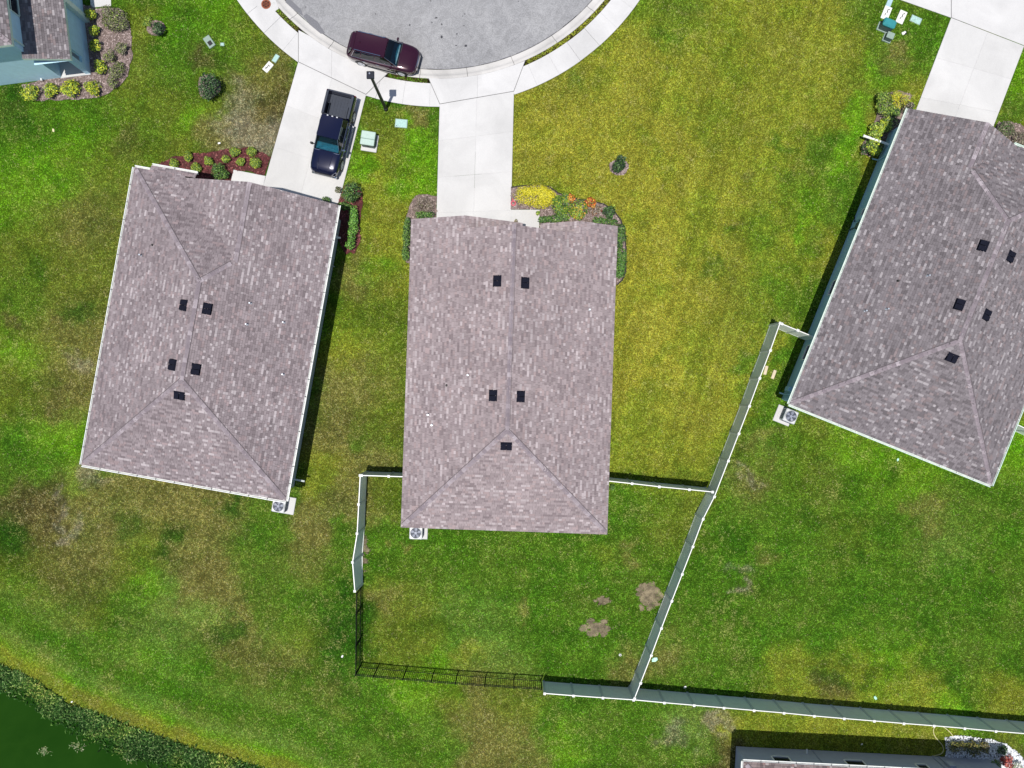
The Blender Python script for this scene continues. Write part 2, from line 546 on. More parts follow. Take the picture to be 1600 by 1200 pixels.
ZW = -0.42
shore = PX([(-420, 760), (-240, 905), (-110, 985), (0, 1038), (62, 1070), (107, 1102), (175, 1123), (250, 1150), (325, 1177), (378, 1190), (440, 1206), (520, 1250), (600, 1330), (650, 1460), (500, 1600), (-700, 1600), (-700, 900)])
waterline = PX([(-440, 830), (-240, 960), (-110, 1030), (0, 1078), (50, 1098), (78, 1122), (125, 1150), (175, 1172), (225, 1187), (248, 1206), (350, 1280), (430, 1400), (450, 1600), (-700, 1600), (-700, 900)], ZW)

weed_line = [(a_[0] + (b_[0] - a_[0]) * .36, a_[1] + (b_[1] - a_[1]) * .36) for a_, b_ in zip(shore[:12], waterline[:12])] + shore[12:]
FOOT = {}      # house footprints in world coordinates, filled when the houses are laid out
def xf(o, ang, pts):
    c, s = math.cos(ang), math.sin(ang)
    return [(o[0] + x * c - y * s, o[1] + x * s + y * c) for x, y in pts]
HC_O, HC_A = (-0.484, -8.893), math.radians(-1.95)
HL_O, HL_A = (-19.878, -5.987), math.radians(-10.1)
HR_O, HR_A = (22.90, -3.681), math.radians(-21.95)
HB_O, HB_A = P(1150, 1166), math.radians(-2.9)
HT_O, HT_A = P(143, 116), math.radians(7.0)
OV = 0.42
EZ = 2.75
PITCH = 0.44
FOOT['c'] = xf(HC_O, HC_A, [(-5.83, .42), (5.83, .42), (5.83, 18.25), (-5.83, 18.25)])
FOOT['l'] = xf(HL_O, HL_A, [(-5.87, .42), (5.87, .42), (5.87, 17.8), (-5.87, 17.8)])
FOOT['r'] = xf(HR_O, HR_A, [(-6.18, .42), (6.18, .42), (6.18, 19.0), (-6.18, 18.9)])
FOOT['b'] = xf(HB_O, HB_A, [(0, 0), (16.3, 0), (16.3, -11), (0, -11)])
FOOT['t'] = xf(HT_O, HT_A, [(0, 0), (-14, 0), (-14, 14), (0, 14)])

# ----------------------------------------------------------- lawn sheet
xs = np.concatenate([[-400, -220, -130, -85, -60, -48], np.arange(-40, 40.01, 0.25), [48, 60, 85, 130, 220, 400]])
ys = np.concatenate([[-400, -220, -130, -85, -60, -45], np.arange(-37, 35.01, 0.25), [42, 55, 80, 130, 220, 400]])
GX, GY = np.meshgrid(xs, ys)

def ground_z(x, y):
    z = (fbm(x * 0.35, y * 0.35, 3) - 0.5) * 0.05
    inside = in_poly(x, y, shore)
    d = dist_edges(x, y, shore)
    sd = np.where(inside, -d, d)                      # + on land
    bank = np.clip(1 - sd / 2.6, 0, 1)
    z = z - 0.38 * bank * bank * (3 - 2 * bank)
    z = np.where(inside, z - 0.55 * np.clip(d / 3.0, 0, 1), z)
    r = np.hypot(x - CC[0], y - CC[1])
    z = np.where(r < 362 * S0, -0.45, z)
    return z

# colour of the turf itself: (px, py, radius px, colour); dry, sandy, lush and weedy patches
cY = lin(158, 158, 51); cYo = lin(140, 149, 45); cG = lin(85, 126, 28); cV = lin(108, 158, 26); cD = lin(50, 96, 18)
cB = lin(130, 128, 62); cS = lin(154, 146, 114); cO = lin(112, 130, 38); cGl = lin(118, 146, 56); cK = lin(104, 96, 52)
PATCH = [
    # lot right of the middle house
    (860, 190, 60, cY), (900, 80, 70, cYo), (1000, 30, 50, cYo), (960, 130, 70, cY), (1050, 150, 90, cYo), (1000, 260, 70, cY), (1060, 330, 80, cY),
    (1000, 400, 60, cY), (1010, 520, 70, cY), (1060, 450, 70, cY), (1130, 380, 80, cYo), (1150, 250, 80, cYo), (1230, 120, 80, cYo), (1300, 40, 60, cYo),
    (1220, 330, 60, cYo), (1250, 420, 50, cYo), (1020, 600, 70, cY), (1080, 580, 70, cY), (1030, 690, 60, cYo), (1130, 530, 50, cYo), (980, 700, 40, cYo),
    (1110, 640, 50, cYo), (985, 575, 40, cY), (1160, 480, 40, cO), (1280, 230, 30, cG), (1240, 290, 20, cG), (1290, 310, 30, cG), (1345, 120, 35, cO), (1375, 105, 22, cV), (1400, 90, 14, cB),
    (1030, 10, 40, cG), (1360, 20, 40, cG), (1440, 50, 40, cG), (1470, 60, 20, cG), (1347, 150, 14, cV), (1338, 180, 13, cV), (1328, 208, 12, cV), (1316, 236, 11, cV), (1303, 264, 11, cV), (1290, 292, 11, cV), (1275, 322, 11, cV), (1262, 352, 11, cV), (1320, 285, 16, cG), (1300, 330, 18, cG), (1270, 390, 18, cG), (1215, 440, 24, cG), (1030, 60, 16, cG), (895, 128, 16, cG), (1260, 470, 30, cG),
    (1115, 425, 12, cD), (1137, 424, 10, cD), (1145, 365, 10, cD), (1193, 350, 30, cG), (1210, 230, 12, cG), (1148, 345, 9, cB), (1165, 290, 9, cB),
    # strip between the left and the middle house
    (600, 200, 20, cO), (650, 210, 16, cV), (655, 250, 18, cV), (600, 250, 16, cYo), (585, 265, 16, cV), (660, 180, 12, cB), (620, 250, 20, cO), (615, 300, 26, cYo), (640, 290, 20, cV), (600, 360, 30, cYo),
    (625, 430, 30, cYo), (600, 470, 40, cO), (575, 440, 24, cB), (600, 540, 40, cO), (560, 600, 34, cB), (600, 640, 34, cO), (530, 700, 34, cB), (575, 690, 18, cG), (600, 710, 20, cB), (540, 780, 30, cB), (510, 730, 26, cYo), (560, 540, 30, cYo), (590, 420, 16, cV), (612, 700, 14, cO),
    # upper left lots
    (60, 200, 70, cG), (50, 280, 50, cV), (20, 320, 36, cV), (150, 175, 45, cG), (110, 220, 50, cV), (200, 150, 40, cO), (250, 120, 40, cG), (280, 60, 50, cG), (340, 20, 40, cV), (300, 20, 40, cG),
    (210, 60, 30, cO), (250, 180, 45, cO), (190, 240, 50, cO), (150, 290, 45, cO), (130, 340, 50, cB), (60, 380, 60, cO), (350, 80, 40, cG), (400, 60, 34, cO), (430, 70, 20, cB),
    (400, 130, 34, cB), (420, 160, 28, cK), (380, 200, 30, cS), (410, 200, 24, cS), (340, 215, 22, cB), (300, 215, 24, cO), (330, 165, 24, cO), (300, 180, 20, cV), (390, 150, 16, cS), (400, 220, 16, cS),
    (230, 210, 30, cG), (260, 90, 20, cG), (250, 32, 10, cV), (260, 65, 16, cV), (325, 100, 16, cK), (205, 215, 20, cK),
    # left lawn
    (60, 450, 70, cO), (140, 430, 50, cO), (120, 510, 55, cB), (160, 560, 40, cB), (60, 560, 50, cO), (40, 470, 40, cG), (50, 430, 20, cD), (80, 600, 40, cB), (20, 610, 40, cO), (130, 490, 18, cD), (30, 560, 24, cV),
    (130, 620, 30, cB), (100, 680, 40, cV), (20, 690, 40, cG), (60, 720, 40, cG), (90, 610, 12, cK), (80, 640, 14, cK), (110, 500, 12, cK), (30, 510, 10, cK), (125, 560, 12, cS),
    # lower left lawn
    (60, 800, 50, cK), (92, 772, 7, cS), (102, 798, 7, cS), (88, 818, 8, cS), (110, 832, 7, cS), (74, 800, 10, cK), (118, 806, 12, cB), (95, 848, 6, cS), (70, 835, 14, cB), (140, 760, 26, cB), (130, 760, 18, cV), (10, 850, 24, cD), (40, 900, 40, cO), (100, 900, 60, cB), (160, 820, 45, cB), (150, 750, 14, cS), (130, 820, 12, cS),
    (230, 800, 50, cB), (300, 770, 40, cB), (220, 860, 40, cO), (190, 825, 18, cD), (265, 855, 16, cD), (350, 780, 14, cD), (330, 830, 50, cB), (400, 850, 40, cG), (310, 900, 40, cB), (430, 820, 26, cG), (470, 870, 46, cB),
    (500, 830, 30, cB), (540, 840, 16, cG), (420, 900, 30, cG), (380, 960, 40, cB), (460, 930, 50, cG), (510, 900, 30, cG), (530, 950, 36, cD), (525, 1020, 34, cD), (430, 980, 40, cG), (470, 1000, 36, cO), (440, 1040, 40, cB), (380, 1040, 34, cB),
    (350, 985, 16, cD), (225, 930, 24, cV), (260, 960, 40, cGl), (250, 1000, 36, cGl), (200, 950, 30, cG), (300, 960, 20, cGl), (150, 970, 40, cO), (120, 985, 20, cB), (60, 960, 50, cG), (30, 1000, 30, cG), (100, 1020, 36, cG), (170, 1010, 34, cG), (200, 1060, 40, cG), (250, 1050, 30, cV),
    (300, 1060, 40, cG), (400, 1085, 50, cG), (490, 1080, 50, cG), (350, 1110, 40, cG), (450, 1130, 50, cG), (430, 1160, 30, cG), (540, 1110, 50, cG), (540, 1160, 40, cG), (390, 970, 18, cB), (405, 1065, 18, cB),
    (15, 1018, 15, cYo), (50, 1045, 16, cYo), (85, 1060, 14, cV), (110, 1075, 14, cK), (140, 1090, 16, cK), (175, 1100, 16, cYo), (200, 1115, 12, cK), (230, 1125, 14, cYo), (290, 1150, 15, cYo), (350, 1170, 14, cYo), (275, 1125, 12, cK), (400, 1180, 14, cV), (80, 1082, 12, cV),
    (480, 1060, 26, cG), (520, 1080, 22, cB),
    # fenced yard of the middle house
    (600, 780, 26, cO), (595, 800, 16, cB), (610, 820, 20, cG), (600, 880, 30, cG), (660, 870, 50, cG), (740, 870, 60, cG), (850, 870, 60, cG), (980, 860, 60, cG), (1040, 830, 50, cO), (1060, 790, 40, cO), (980, 800, 40, cG), (1000, 780, 30, cG),
    (620, 940, 46, cO), (590, 940, 18, cB), (700, 960, 46, cG), (700, 950, 20, cGl), (650, 990, 40, cO), (760, 1000, 46, cGl), (740, 1020, 20, cYo), (830, 960, 60, cG), (830, 1020, 46, cG), (900, 1020, 50, cG), (900, 930, 50, cG), (960, 930, 50, cG), (970, 1000, 40, cG), (690, 1040, 24, cV), (800, 1045, 24, cGl),
    (640, 1030, 30, cO), (985, 1045, 20, cB), (1040, 880, 26, cG), (810, 945, 10, cB), (955, 860, 20, cO), (985, 855, 10, cB), (985, 880, 9, cB), (632, 857, 5, cB),
    # behind the back fence
    (640, 1080, 28, cV), (600, 1080, 26, cG), (600, 1150, 50, cG), (700, 1090, 30, cO), (740, 1110, 34, cB), (760, 1150, 40, cB), (800, 1110, 40, cO), (820, 1160, 30, cB), (690, 1160, 40, cG), (740, 1190, 20, cB), (860, 1150, 30, cG), (885, 1165, 22, cV), (880, 1110, 26, cG),
    (950, 1130, 50, cG), (1000, 1170, 50, cG), (1080, 1130, 26, cGl), (1070, 1150, 16, cS), (1130, 1125, 12, cS), (1090, 1175, 26, cG), (1130, 1180, 24, cK), (1150, 1130, 18, cYo), (1200, 1130, 40, cYo), (1300, 1145, 50, cYo), (1400, 1150, 50, cYo), (1460, 1155, 30, cYo), (1570, 1155, 20, cO), (1590, 1165, 10, cK), (1580, 1190, 20, cK),
    # big fenced yard of the right house
    (1200, 720, 50, cG), (1250, 740, 60, cO), (1170, 760, 24, cB), (1180, 800, 50, cG), (1300, 700, 26, cV), (1330, 720, 30, cV), (1400, 740, 40, cV), (1440, 745, 30, cV), (1390, 735, 20, cD), (1300, 770, 60, cG), (1250, 810, 60, cG), (1350, 800, 50, cG), (1330, 830, 40, cO), (1420, 840, 50, cG), (1440, 790, 20, cB), (1470, 840, 30, cGl), (1500, 780, 50, cG), (1570, 720, 40, cV), (1580, 790, 40, cG), (1550, 850, 60, cG), (1460, 820, 12, cB),
    (1150, 850, 50, cG), (1120, 900, 50, cG), (1220, 880, 70, cG), (1320, 890, 80, cG), (1430, 910, 80, cG), (1550, 930, 70, cG), (1100, 980, 60, cG), (1200, 980, 80, cG), (1300, 990, 60, cG), (1390, 1040, 40, cV), (1430, 1060, 36, cYo), (1450, 1080, 30, cYo), (1340, 1050, 36, cYo), (1380, 1045, 14, cD), (1300, 1060, 12, cD), (1345, 1062, 12, cD), (1450, 1075, 12, cD), (1300, 1070, 14, cK), (1490, 1070, 16, cD), (1240, 1040, 30, cYo), (1250, 1060, 20, cYo), (1160, 1060, 40, cG), (1080, 1060, 40, cG), (1050, 1030, 24, cB), (1530, 1050, 60, cG), (1570, 1090, 30, cYo), (1500, 1000, 60, cG), (1480, 1100, 20, cV),
    (1195, 870, 12, cB), (1160, 895, 9, cS), (1160, 930, 6, cS), (1175, 754, 4, cS), (1160, 745, 5, cS), (1155, 835, 10, cD), (1265, 800, 10, cD), (1280, 820, 9, cD), (1320, 855, 12, cD), (1350, 860, 10, cD), (1275, 730, 10, cD), (1230, 560, 14, cG), (1200, 640, 30, cG), (1180, 560, 14, cG), (1150, 560, 14, cYo), (1215, 545, 10, cYo), (1225, 610, 20, cG), (1160, 700, 20, cO), (1190, 690, 20, cB),
    # corners
    (1590, 120, 34, cV), (1580, 175, 20, cG), (20, 170, 24, cD), (15, 145, 16, cD), (1600, 1170, 16, cV),
]
px_c = np.array([(p[0], p[1]) for p in PATCH], float)
pr_c = np.array([p[2] for p in PATCH], float)
pc_c = np.array([p[3] for p in PATCH], float)

def turf_colour(x, y):
    """colour of the turf at ground points (arrays)"""
    sh = x.shape
    x = x.ravel(); y = y.ravel()
    wx = (fbm(x * .55, y * .55 + 40, 4) - .5) * 74 + (fbm(x * 2.4 + 13, y * 2.4, 3) - .5) * 26
    wy = (fbm(x * .55 + 80, y * .55, 4) - .5) * 74 + (fbm(x * 2.4, y * 2.4 + 61, 3) - .5) * 26
    px = 800 + x / S0 + wx; py = 600 - y / S0 + wy
    base = np.where(((px > 950) & (py < 740))[:, None], np.array(cYo), np.array(cG))
    acc = base * 0.02; wt = np.full(x.shape, 0.02)
    for (cx, cy), r, c in zip(px_c, pr_c, pc_c):
        d2 = ((px - cx) ** 2 + (py - cy) ** 2) / (r * r)
        w = np.exp(-d2 * 1.1) * (60.0 / (r + 12.0))
        acc = acc + w[:, None] * c; wt = wt + w
    c = acc / wt[:, None]
    # blades dry out and thicken in drifts
    n1 = fbm(x * 1.3 + 5, y * 1.3, 4) - .5
    n2 = fbm(x * 4.2, y * 4.2 + 9, 3) - .5
    n3 = fbm(x * .5 + 9, y * .5 + 70, 4) - .5
    c = c * (1 + 0.42 * n1 + 0.55 * n2)[:, None]
    # mower passes: long faint lanes, steep on the front lots, level in the back yards, round the pond along its bank
    front = np.clip((760 - py) / 60, 0, 1) * np.clip((px - 930) / 40, 0, 1)
    lane_f = fbm((x * .955 - y * .296) * 2.5, (x * .296 + y * .955) * .10, 3) - .5
    lane_b = fbm((x * .06 + y) * 1.9 + 31, x * .09, 3) - .5
    ds = dist_edges(x, y, shore)
    lane_p = fbm(ds * 1.7 + 5, (x - y) * .05, 3) - .5
    bank = np.clip((11 - ds) / 4, 0, 1)
    c = c * (1 + .62 * front * lane_f + (1 - front) * (.46 * lane_b * (1 - bank) + .7 * lane_p * bank))[:, None]
    near = np.where(ds < 6.5)[0]
    if len(near):
        d_ = ds[near] + (fbm(x[near] * .6, y[near] * .6, 3) - .5) * 1.0
        bands = np.array([cYo, cYo, cV, cGl, cG, cG, cGl, cG, cG])
        k = np.interp(d_, [0, .5, 1.1, 1.8, 2.7, 3.3, 4.0, 4.8, 7.0], np.arange(9))
        i0 = np.clip(np.floor(k).astype(int), 0, 7); fr = (k - i0)[:, None]
        bc = bands[i0] * (1 - fr) + bands[i0 + 1] * fr
        w_ = (np.clip((6.2 - d_) / 3.5, 0, 1) * .72)[:, None]
        c[near] = c[near] * (1 - w_) + bc * w_
    dry = np.clip(n3 * 1.5 + n1 * 1.0, -.5, .5)[:, None]
    c = np.where(dry > 0, c * (1 - dry * .42) + np.array(cB) * dry * .42, c * (1 + dry * np.array([.42, .10, .40])))
    return np.clip(c, 0.004, 0.9).reshape(sh + (3,))

GZ = ground_z(GX, GY)
ny, nx = GX.shape
verts = np.stack([GX, GY, GZ], -1).reshape(-1, 3)
ii = np.arange(ny * nx).reshape(ny, nx)
quads = np.stack([ii[:-1, :-1], ii[:-1, 1:], ii[1:, 1:], ii[1:, :-1]], -1).reshape(-1, 4)
me = bpy.data.meshes.new('lawn')
me.vertices.add(len(verts)); me.vertices.foreach_set('co', verts.ravel())
me.loops.add(quads.size); me.loops.foreach_set('vertex_index', quads.ravel().astype(np.int32))
me.polygons.add(len(quads))
me.polygons.foreach_set('loop_start', (np.arange(len(quads)) * 4).astype(np.int32))
me.polygons.foreach_set('use_smooth', np.ones(len(quads), dtype=bool))
TURF_GAIN = 0.62
lc = np.ones((ny * nx, 4), np.float32)
tc_ = turf_colour(GX, GY).reshape(-1, 3)
far = np.clip((np.maximum(np.abs(GX), np.abs(GY)).ravel() - 34) / 8, 0, 1)[:, None]
lc[:, :3] = (tc_ * (1 - far) + np.array(cG) * 1.25 * far) * TURF_GAIN
ca = me.color_attributes.new('Col', 'FLOAT_COLOR', 'POINT')
ca.data.foreach_set('color', lc.ravel())
me.materials.append(M['lawn'])
me.update(calc_edges=True)
tag(link('lawn', me), kind='structure')

# bare dirt spots on the lawn
def blob(cx, cy, rx, ry, n=22, seed=1, rough=.3):
    r = np.random.default_rng(seed)
    a = np.linspace(0, 2 * math.pi, n, endpoint=False)
    k = 1 + rough * (r.random(n) - .5) * 2
    k = (k + np.roll(k, 1)) / 2
    return [(cx + rx * q * math.cos(t), cy + ry * q * math.sin(t)) for t, q in zip(a, k)]
DIRT = [(1013, 932, .75, .95, 3), (931, 981, .85, .55, 4), (942, 939, .55, .28, 5), (570, 860, .18, 1.4, 6)]
M['dirt'] = simple('bare_dirt', (0.175, 0.142, 0.088), 0.95, 0, 0.75, 2.2, bmp=0.8)
dirt_polys = []; dirt_groups = []
for px, py, rx, ry, sd in DIRT:
    rd = np.random.default_rng(sd * 7)
    cx_, cy_ = P(px, py)
    grp = []
    for k in range(16):                     # scuffed spots that run into one another
        a_ = rd.uniform(0, 6.28); q_ = rd.uniform(0, .95) ** .7
        s_ = rd.uniform(.34, .62) * (1.25 - q_ * .75)
        m_ = min(rx, ry) + .2 * (max(rx, ry) - min(rx, ry)) if ry < 1.2 else .26
        grp.append(blob(cx_ + rx * q_ * math.cos(a_), cy_ + ry * q_ * math.sin(a_), m_ * s_ * rd.uniform(.8, 1.7), m_ * s_ * rd.uniform(.7, 1.2), 11, sd * 31 + k, .4))
    dirt_groups.append(grp); dirt_polys += grp

# ----------------------------------------------------------- grass blades
cover = [drive_c, drive_l, drive_r, apron_l, apron_c, apron_r, walk_l, walk_c, slab_tl, bed_tl, bed_ll, bed_lr, bed_cl, bed_cr, bed_rl, bed_rr, bed_br,
         ring_a, ring_b, ring_c, weed_line] + list(FOOT.values())
pads = [PX([(566, 206), (590, 206), (590, 240), (566, 240)])]
n_try = 1080000
bx = rng.uniform(-34.5, 34.5, n_try); by = rng.uniform(-27.0, 26.0, n_try)
ok = np.ones(n_try, bool)
for pl in cover + pads:
    a = np.array(pl); m = .06
    sel = np.where((bx > a[:, 0].min() - m) & (bx < a[:, 0].max() + m) & (by > a[:, 1].min() - m) & (by < a[:, 1].max() + m))[0]
    if len(sel) == 0: continue
    bad = in_poly(bx[sel], by[sel], pl) | (dist_edges(bx[sel], by[sel], pl) < (0.02 if pl is weed_line else 0.045))
    ok[sel[bad]] = False
for pl in dirt_polys:
    a = np.array(pl)
    sel = np.where((bx > a[:, 0].min()) & (bx < a[:, 0].max()) & (by > a[:, 1].min()) & (by < a[:, 1].max()))[0]
    bad = in_poly(bx[sel], by[sel], pl) & (rng.random(len(sel)) < np.clip(dist_edges(bx[sel], by[sel], pl) * 1.9 + 1.6 * (fbm(bx[sel] * 3, by[sel] * 3, 3) - .47), .04, .88))
    ok[sel[bad]] = False
rr = np.hypot(bx - CC[0], by - CC[1])
strip_ok = (rr > R_CURB + .03) & (rr < R_WALK0 - .03)
th = np.degrees(np.arctan2(bx - CC[0], CC[1] - by))
strip = strip_ok & (((th > t_l1 + .2) & (th < t_c0 - .3)) | (th > t_c1 + .3) | ((th < t_l0 - .3) & (th > -51)))
ok &= (rr > R_WALK1 + .05) | strip
bx = bx[ok]; by = by[ok]; strip = strip[ok]
bcol = turf_colour(bx, by)
bz = np.where(strip, 0.0, ground_z(bx, by))
nb = len(bx)
yaw = rng.uniform(0, 2 * math.pi, nb)
ln = rng.uniform(.05, .12, nb); wd = rng.uniform(.014, .032, nb); hh = rng.uniform(.015, .06, nb)
dx, dy = np.cos(yaw), np.sin(yaw)
v0 = np.stack([bx - dy * wd, by + dx * wd, bz + .004], -1)
v1 = np.stack([bx + dy * wd, by - dx * wd, bz + .004], -1)
v2 = np.stack([bx + dx * ln, by + dy * ln, bz + hh], -1)
gv = np.stack([v0, v1, v2], 1).reshape(-1, 3)
jit = 1 + (rng.normal(1.0, .30, nb).clip(.35, 1.9) - 1) * (1 - .5 * np.clip(bcol[:, 0] / .30, 0, 1))
tint = rng.normal(0, .10, nb)
bcol = bcol * jit[:, None] * np.stack([1 + tint, np.ones(nb), 1 - tint * .5], -1)
# tufts: thin and thick spots a hand's width across, dry flecks in drifts
t1 = vnoise(bx * 7.4, by * 7.4 + 50); t2 = vnoise(bx * 14.0 + 20, by * 14.0); t3 = vnoise(bx * 2.6 + 7, by * 2.6 + 3)
even = np.clip(bcol[:, 0] / .30, .0, 1.0) ** 1.5 * .45            # the even yellow turf is mown closest
bcol = bcol * (1 + (1 - even) * (.70 * (t1 - .5) + 1.0 * (t2 - .5)))[:, None].clip(.22, 2.2)
dryness = np.clip((t2 * .6 + t3 * .7 + fbm(bx * .4 + 3, by * .4, 3) * .5) - 1.06, 0, .32)[:, None] * 1.3
bcol = bcol * (1 - dryness) + np.array(lin(170, 160, 92)) * dryness * jit[:, None]
# parched turf shows pale straw and dark bare gaps between the tufts
parch = np.clip((bcol[:, 2] / (bcol[:, 1] + 1e-4) - .13) / .12, 0, 1)
t0 = vnoise(bx * 3.9 + 90, by * 3.9 + 17)
gap = t1 * .4 + t2 * .3 + t0 * .3
bcol = bcol * (1 - parch * (.55 * np.clip((.46 - gap) * 8, 0, 1)))[:, None]
straw = rng.random(nb) < .02 + .16 * parch * (gap > .5)
bcol[straw] = bcol[straw] * .5 + np.array(lin(186, 176, 126)) * .5
bcol = np.clip(bcol * np.array((1.0, 1.0, 1.14)) * TURF_GAIN * 1.47, .003, .75)
me = bpy.data.meshes.new('grass')
me.vertices.add(nb * 3); me.vertices.foreach_set('co', gv.astype(np.float32).ravel())
me.loops.add(nb * 3); me.loops.foreach_set('vertex_index', np.arange(nb * 3, dtype=np.int32))
me.polygons.add(nb); me.polygons.foreach_set('loop_start', (np.arange(nb) * 3).astype(np.int32))
gc = np.ones((nb, 4), np.float32); gc[:, :3] = bcol
ca = me.color_attributes.new('Col', 'FLOAT_COLOR', 'POINT')
ca.data.foreach_set('color', np.repeat(gc, 3, axis=0).ravel())
me.materials.append(M['grass'])
me.update(calc_edges=True)
tag(link('grass', me), 'short mown turf, yellow, dry and green in patches, over all the lots', 'grass', kind='stuff')

def dirt_patch(polys, label, sd):
    r = np.random.default_rng(sd)
    t = thing('dirt_patch', label, 'dirt patch', (0, 0, 0))
    mb = MB()
    for gi, pl_ in enumerate(polys):
        n = len(pl_)
        cx = sum(p[0] for p in pl_) / n; cy = sum(p[1] for p in pl_) / n
        z_ = .004 + .0012 * gi
        mb.add([(x, y, z_ - .03) for x, y in pl_] + [(cx + (x - cx) * .85, cy + (y - cy) * .85, z_) for x, y in pl_] + [(cx, cy, z_ + .008)],
               [(i, (i + 1) % n, n + (i + 1) % n, n + i) for i in range(n)] + [(n + i, n + (i + 1) % n, 2 * n) for i in range(n)])
    tag(mb.build('soil', M['dirt'], t), kind='stuff')
    cl = MB()
    for k in range(320):
        poly = polys[r.integers(len(polys))]; n = len(poly)
        cx = sum(p[0] for p in poly) / n; cy = sum(p[1] for p in poly) / n
        i = r.integers(n); q = r.random() ** .6 * 1.25
        w_ = r.random(); p_, p2_ = poly[i], poly[(i + 1) % n]
        x, y = cx + (p_[0] + (p2_[0] - p_[0]) * w_ - cx) * q, cy + (p_[1] + (p2_[1] - p_[1]) * w_ - cy) * q
        s = r.uniform(.015, .05)
        c = np.array([(.30, .25, .15), (.14, .105, .07), (.40, .34, .22), (.20, .155, .10)][r.integers(4)]) * r.uniform(.4, 1.1)
        cl.add([(x - s, y, .006), (x, y - s * .6, .006), (x + s * 1.3, y, .006), (x, y + s * .7, .006), (x, y, .012 + s * .7)], [(0, 1, 4), (1, 2, 4), (2, 3, 4), (3, 0, 4)], tuple(c))
    tag(cl.build('clod', M['chip'], t, cols=True), kind='stuff')
    return t
for pl, lb in zip(dirt_groups, ['bare tan dirt spot against the diagonal white fence', 'brown dirt heap in the middle yard away from the fence',
                               'small slanting scrape of bare soil above the brown dirt heap', 'thin strip of bare soil along the leaning left fence']):
    dirt_patch(pl, lb, len(lb))

# ================================================================= ROAD, KERB, PAVEMENTS
mb = MB()
nseg = 72
ring0 = [(*arc(R_ROAD - .02, -180 + 360 * i / nseg), -.10) for i in range(nseg)]
ring1 = [(*arc(R_ROAD * .5, -180 + 360 * i / nseg), -.05) for i in range(nseg)]
mb.add(ring0 + ring1 + [(CC[0], CC[1], -.02)], [(i, (i + 1) % nseg, nseg + (i + 1) % nseg, nseg + i) for i in range(nseg)] + [(nseg + i, nseg + (i + 1) % nseg, 2 * nseg) for i in range(nseg)])
road = mb.build('road', M['asphalt'], smooth=True)
tag(road, kind='structure')
def patch_on_road(name, poly, m, z):
    return MB().add([(x, y, z) for x, y in ccw(poly)], [tuple(range(len(poly)))]).build(name, m, road)
patch_on_road('asphalt_patch', PX([(473, 24), (478, 20), (496, 33), (507, 50), (501, 52), (483, 37)]), M['tar'], -.088)
patch_on_road('asphalt_patch', PX([(445, 2), (449, -6), (470, 14), (473, 24), (458, 14)]), M['tar'], -.087)
r_ = np.random.default_rng(11)
spots = [(665, 4, 6), (668, 10, 4), (685, 5, 3), (681, 28, 4), (714, 53, 3), (690, 57, 5), (713, 71, 3), (726, 22, 3), (640, 39, 2.4), (587, 22, 2.5), (723, 25, 2), (682, 28, 3), (728, 71, 4), (810, 2, 2), (725, 40, 2), (690, 38, 2.5), (675, 35, 2), (478, 11, 2)]
for i, (px, py, r) in enumerate(spots):
    cx, cy = P(px, py, -.08)
    patch_on_road('oil_spot', blob(cx, cy, r * S0 * .5, r * S0 * r_.uniform(.25, .5), 9, 20 + i, .5), M['tarspot'], -.076 + .001 * (i % 4))

# opened seam where the asphalt meets the gutter
r2 = np.random.default_rng(12)
tt = -60.0
while tt < 60:
    L_ = r2.uniform(2, 7); w_ = r2.uniform(.02, .05)
    a_ = arc_pts(R_ROAD - .025, tt, tt + L_, 5); b2_ = arc_pts(R_ROAD - .025 - w_, tt, tt + L_, 5)
    MB().add([(*p, -.0975) for p in a_] + [(*p, -.0965) for p in b2_], [(i, i + 1, 7 + i, 6 + i) for i in range(5)]).build('seam', M['tarspot' if r2.random() < .4 else 'tar'], road)
    tt += L_ + r2.uniform(.2, 3)

# rolled kerb with gutter, in cast lengths
curb = MB()
a_pts = arc_pts(R_ROAD, -112, 112, 120); b_pts = arc_pts(R_CURB, -112, 112, 120)
curb.add([(*p, -.14) for p in a_pts] + [(*p, -.14) for p in b_pts], [(i, i + 1, 121 + i + 1, 121 + i) for i in range(120)])
curb_o = curb.build('kerb', M['joint']); tag(curb_o, kind='structure')
prof = [(R_ROAD, -.16), (R_ROAD, -.094), (R_ROAD + .22, -.085), (R_ROAD + .33, -.055), (R_ROAD + .42, .0), (R_ROAD + .49, .022), (R_CURB, .022), (R_CURB, -.16)]
step = 12.85
t = -107.5 - .3
while t < 107:
    v = []; f = []
    n = 6; g = .055
    for i in range(n + 1):
        tt = t + g + (step - 2 * g) * i / n
        v += [(*arc(r, tt), z) for r, z in prof]
    k = len(prof)
    for i in range(n):
        for j in range(k - 1):
            f.append((i * k + j, i * k + j + 1, (i + 1) * k + j + 1, (i + 1) * k + j))
    f += [tuple(range(k)), tuple(range(n * k + k - 1, n * k - 1, -1))]
    mk('kerb_length', v, f, M['curb'], curb_o)
    t += step

def slab_piece(parent, poly, z, m, gap=.006, th=.10, name='slab'):
    q = inset(poly, gap)
    if len(q) < 3 or abs(area2(q)) < .02: return
    q2 = inset(poly, gap + .012)
    if len(q2) != len(q): q2 = q
    z = z + random.uniform(-.0015, .0015)
    n = len(q)
    v = [(x, y, z - th) for x, y in q] + [(x, y, z - .008) for x, y in q] + [(x, y, z) for x, y in q2]
    f = [(i, (i + 1) % n, n + (i + 1) % n, n + i) for i in range(n)] + [(n + i, n + (i + 1) % n, 2 * n + (i + 1) % n, 2 * n + i) for i in range(n)] + [tuple(range(2 * n, 3 * n))]
    return mk(name, v, f, m, parent)

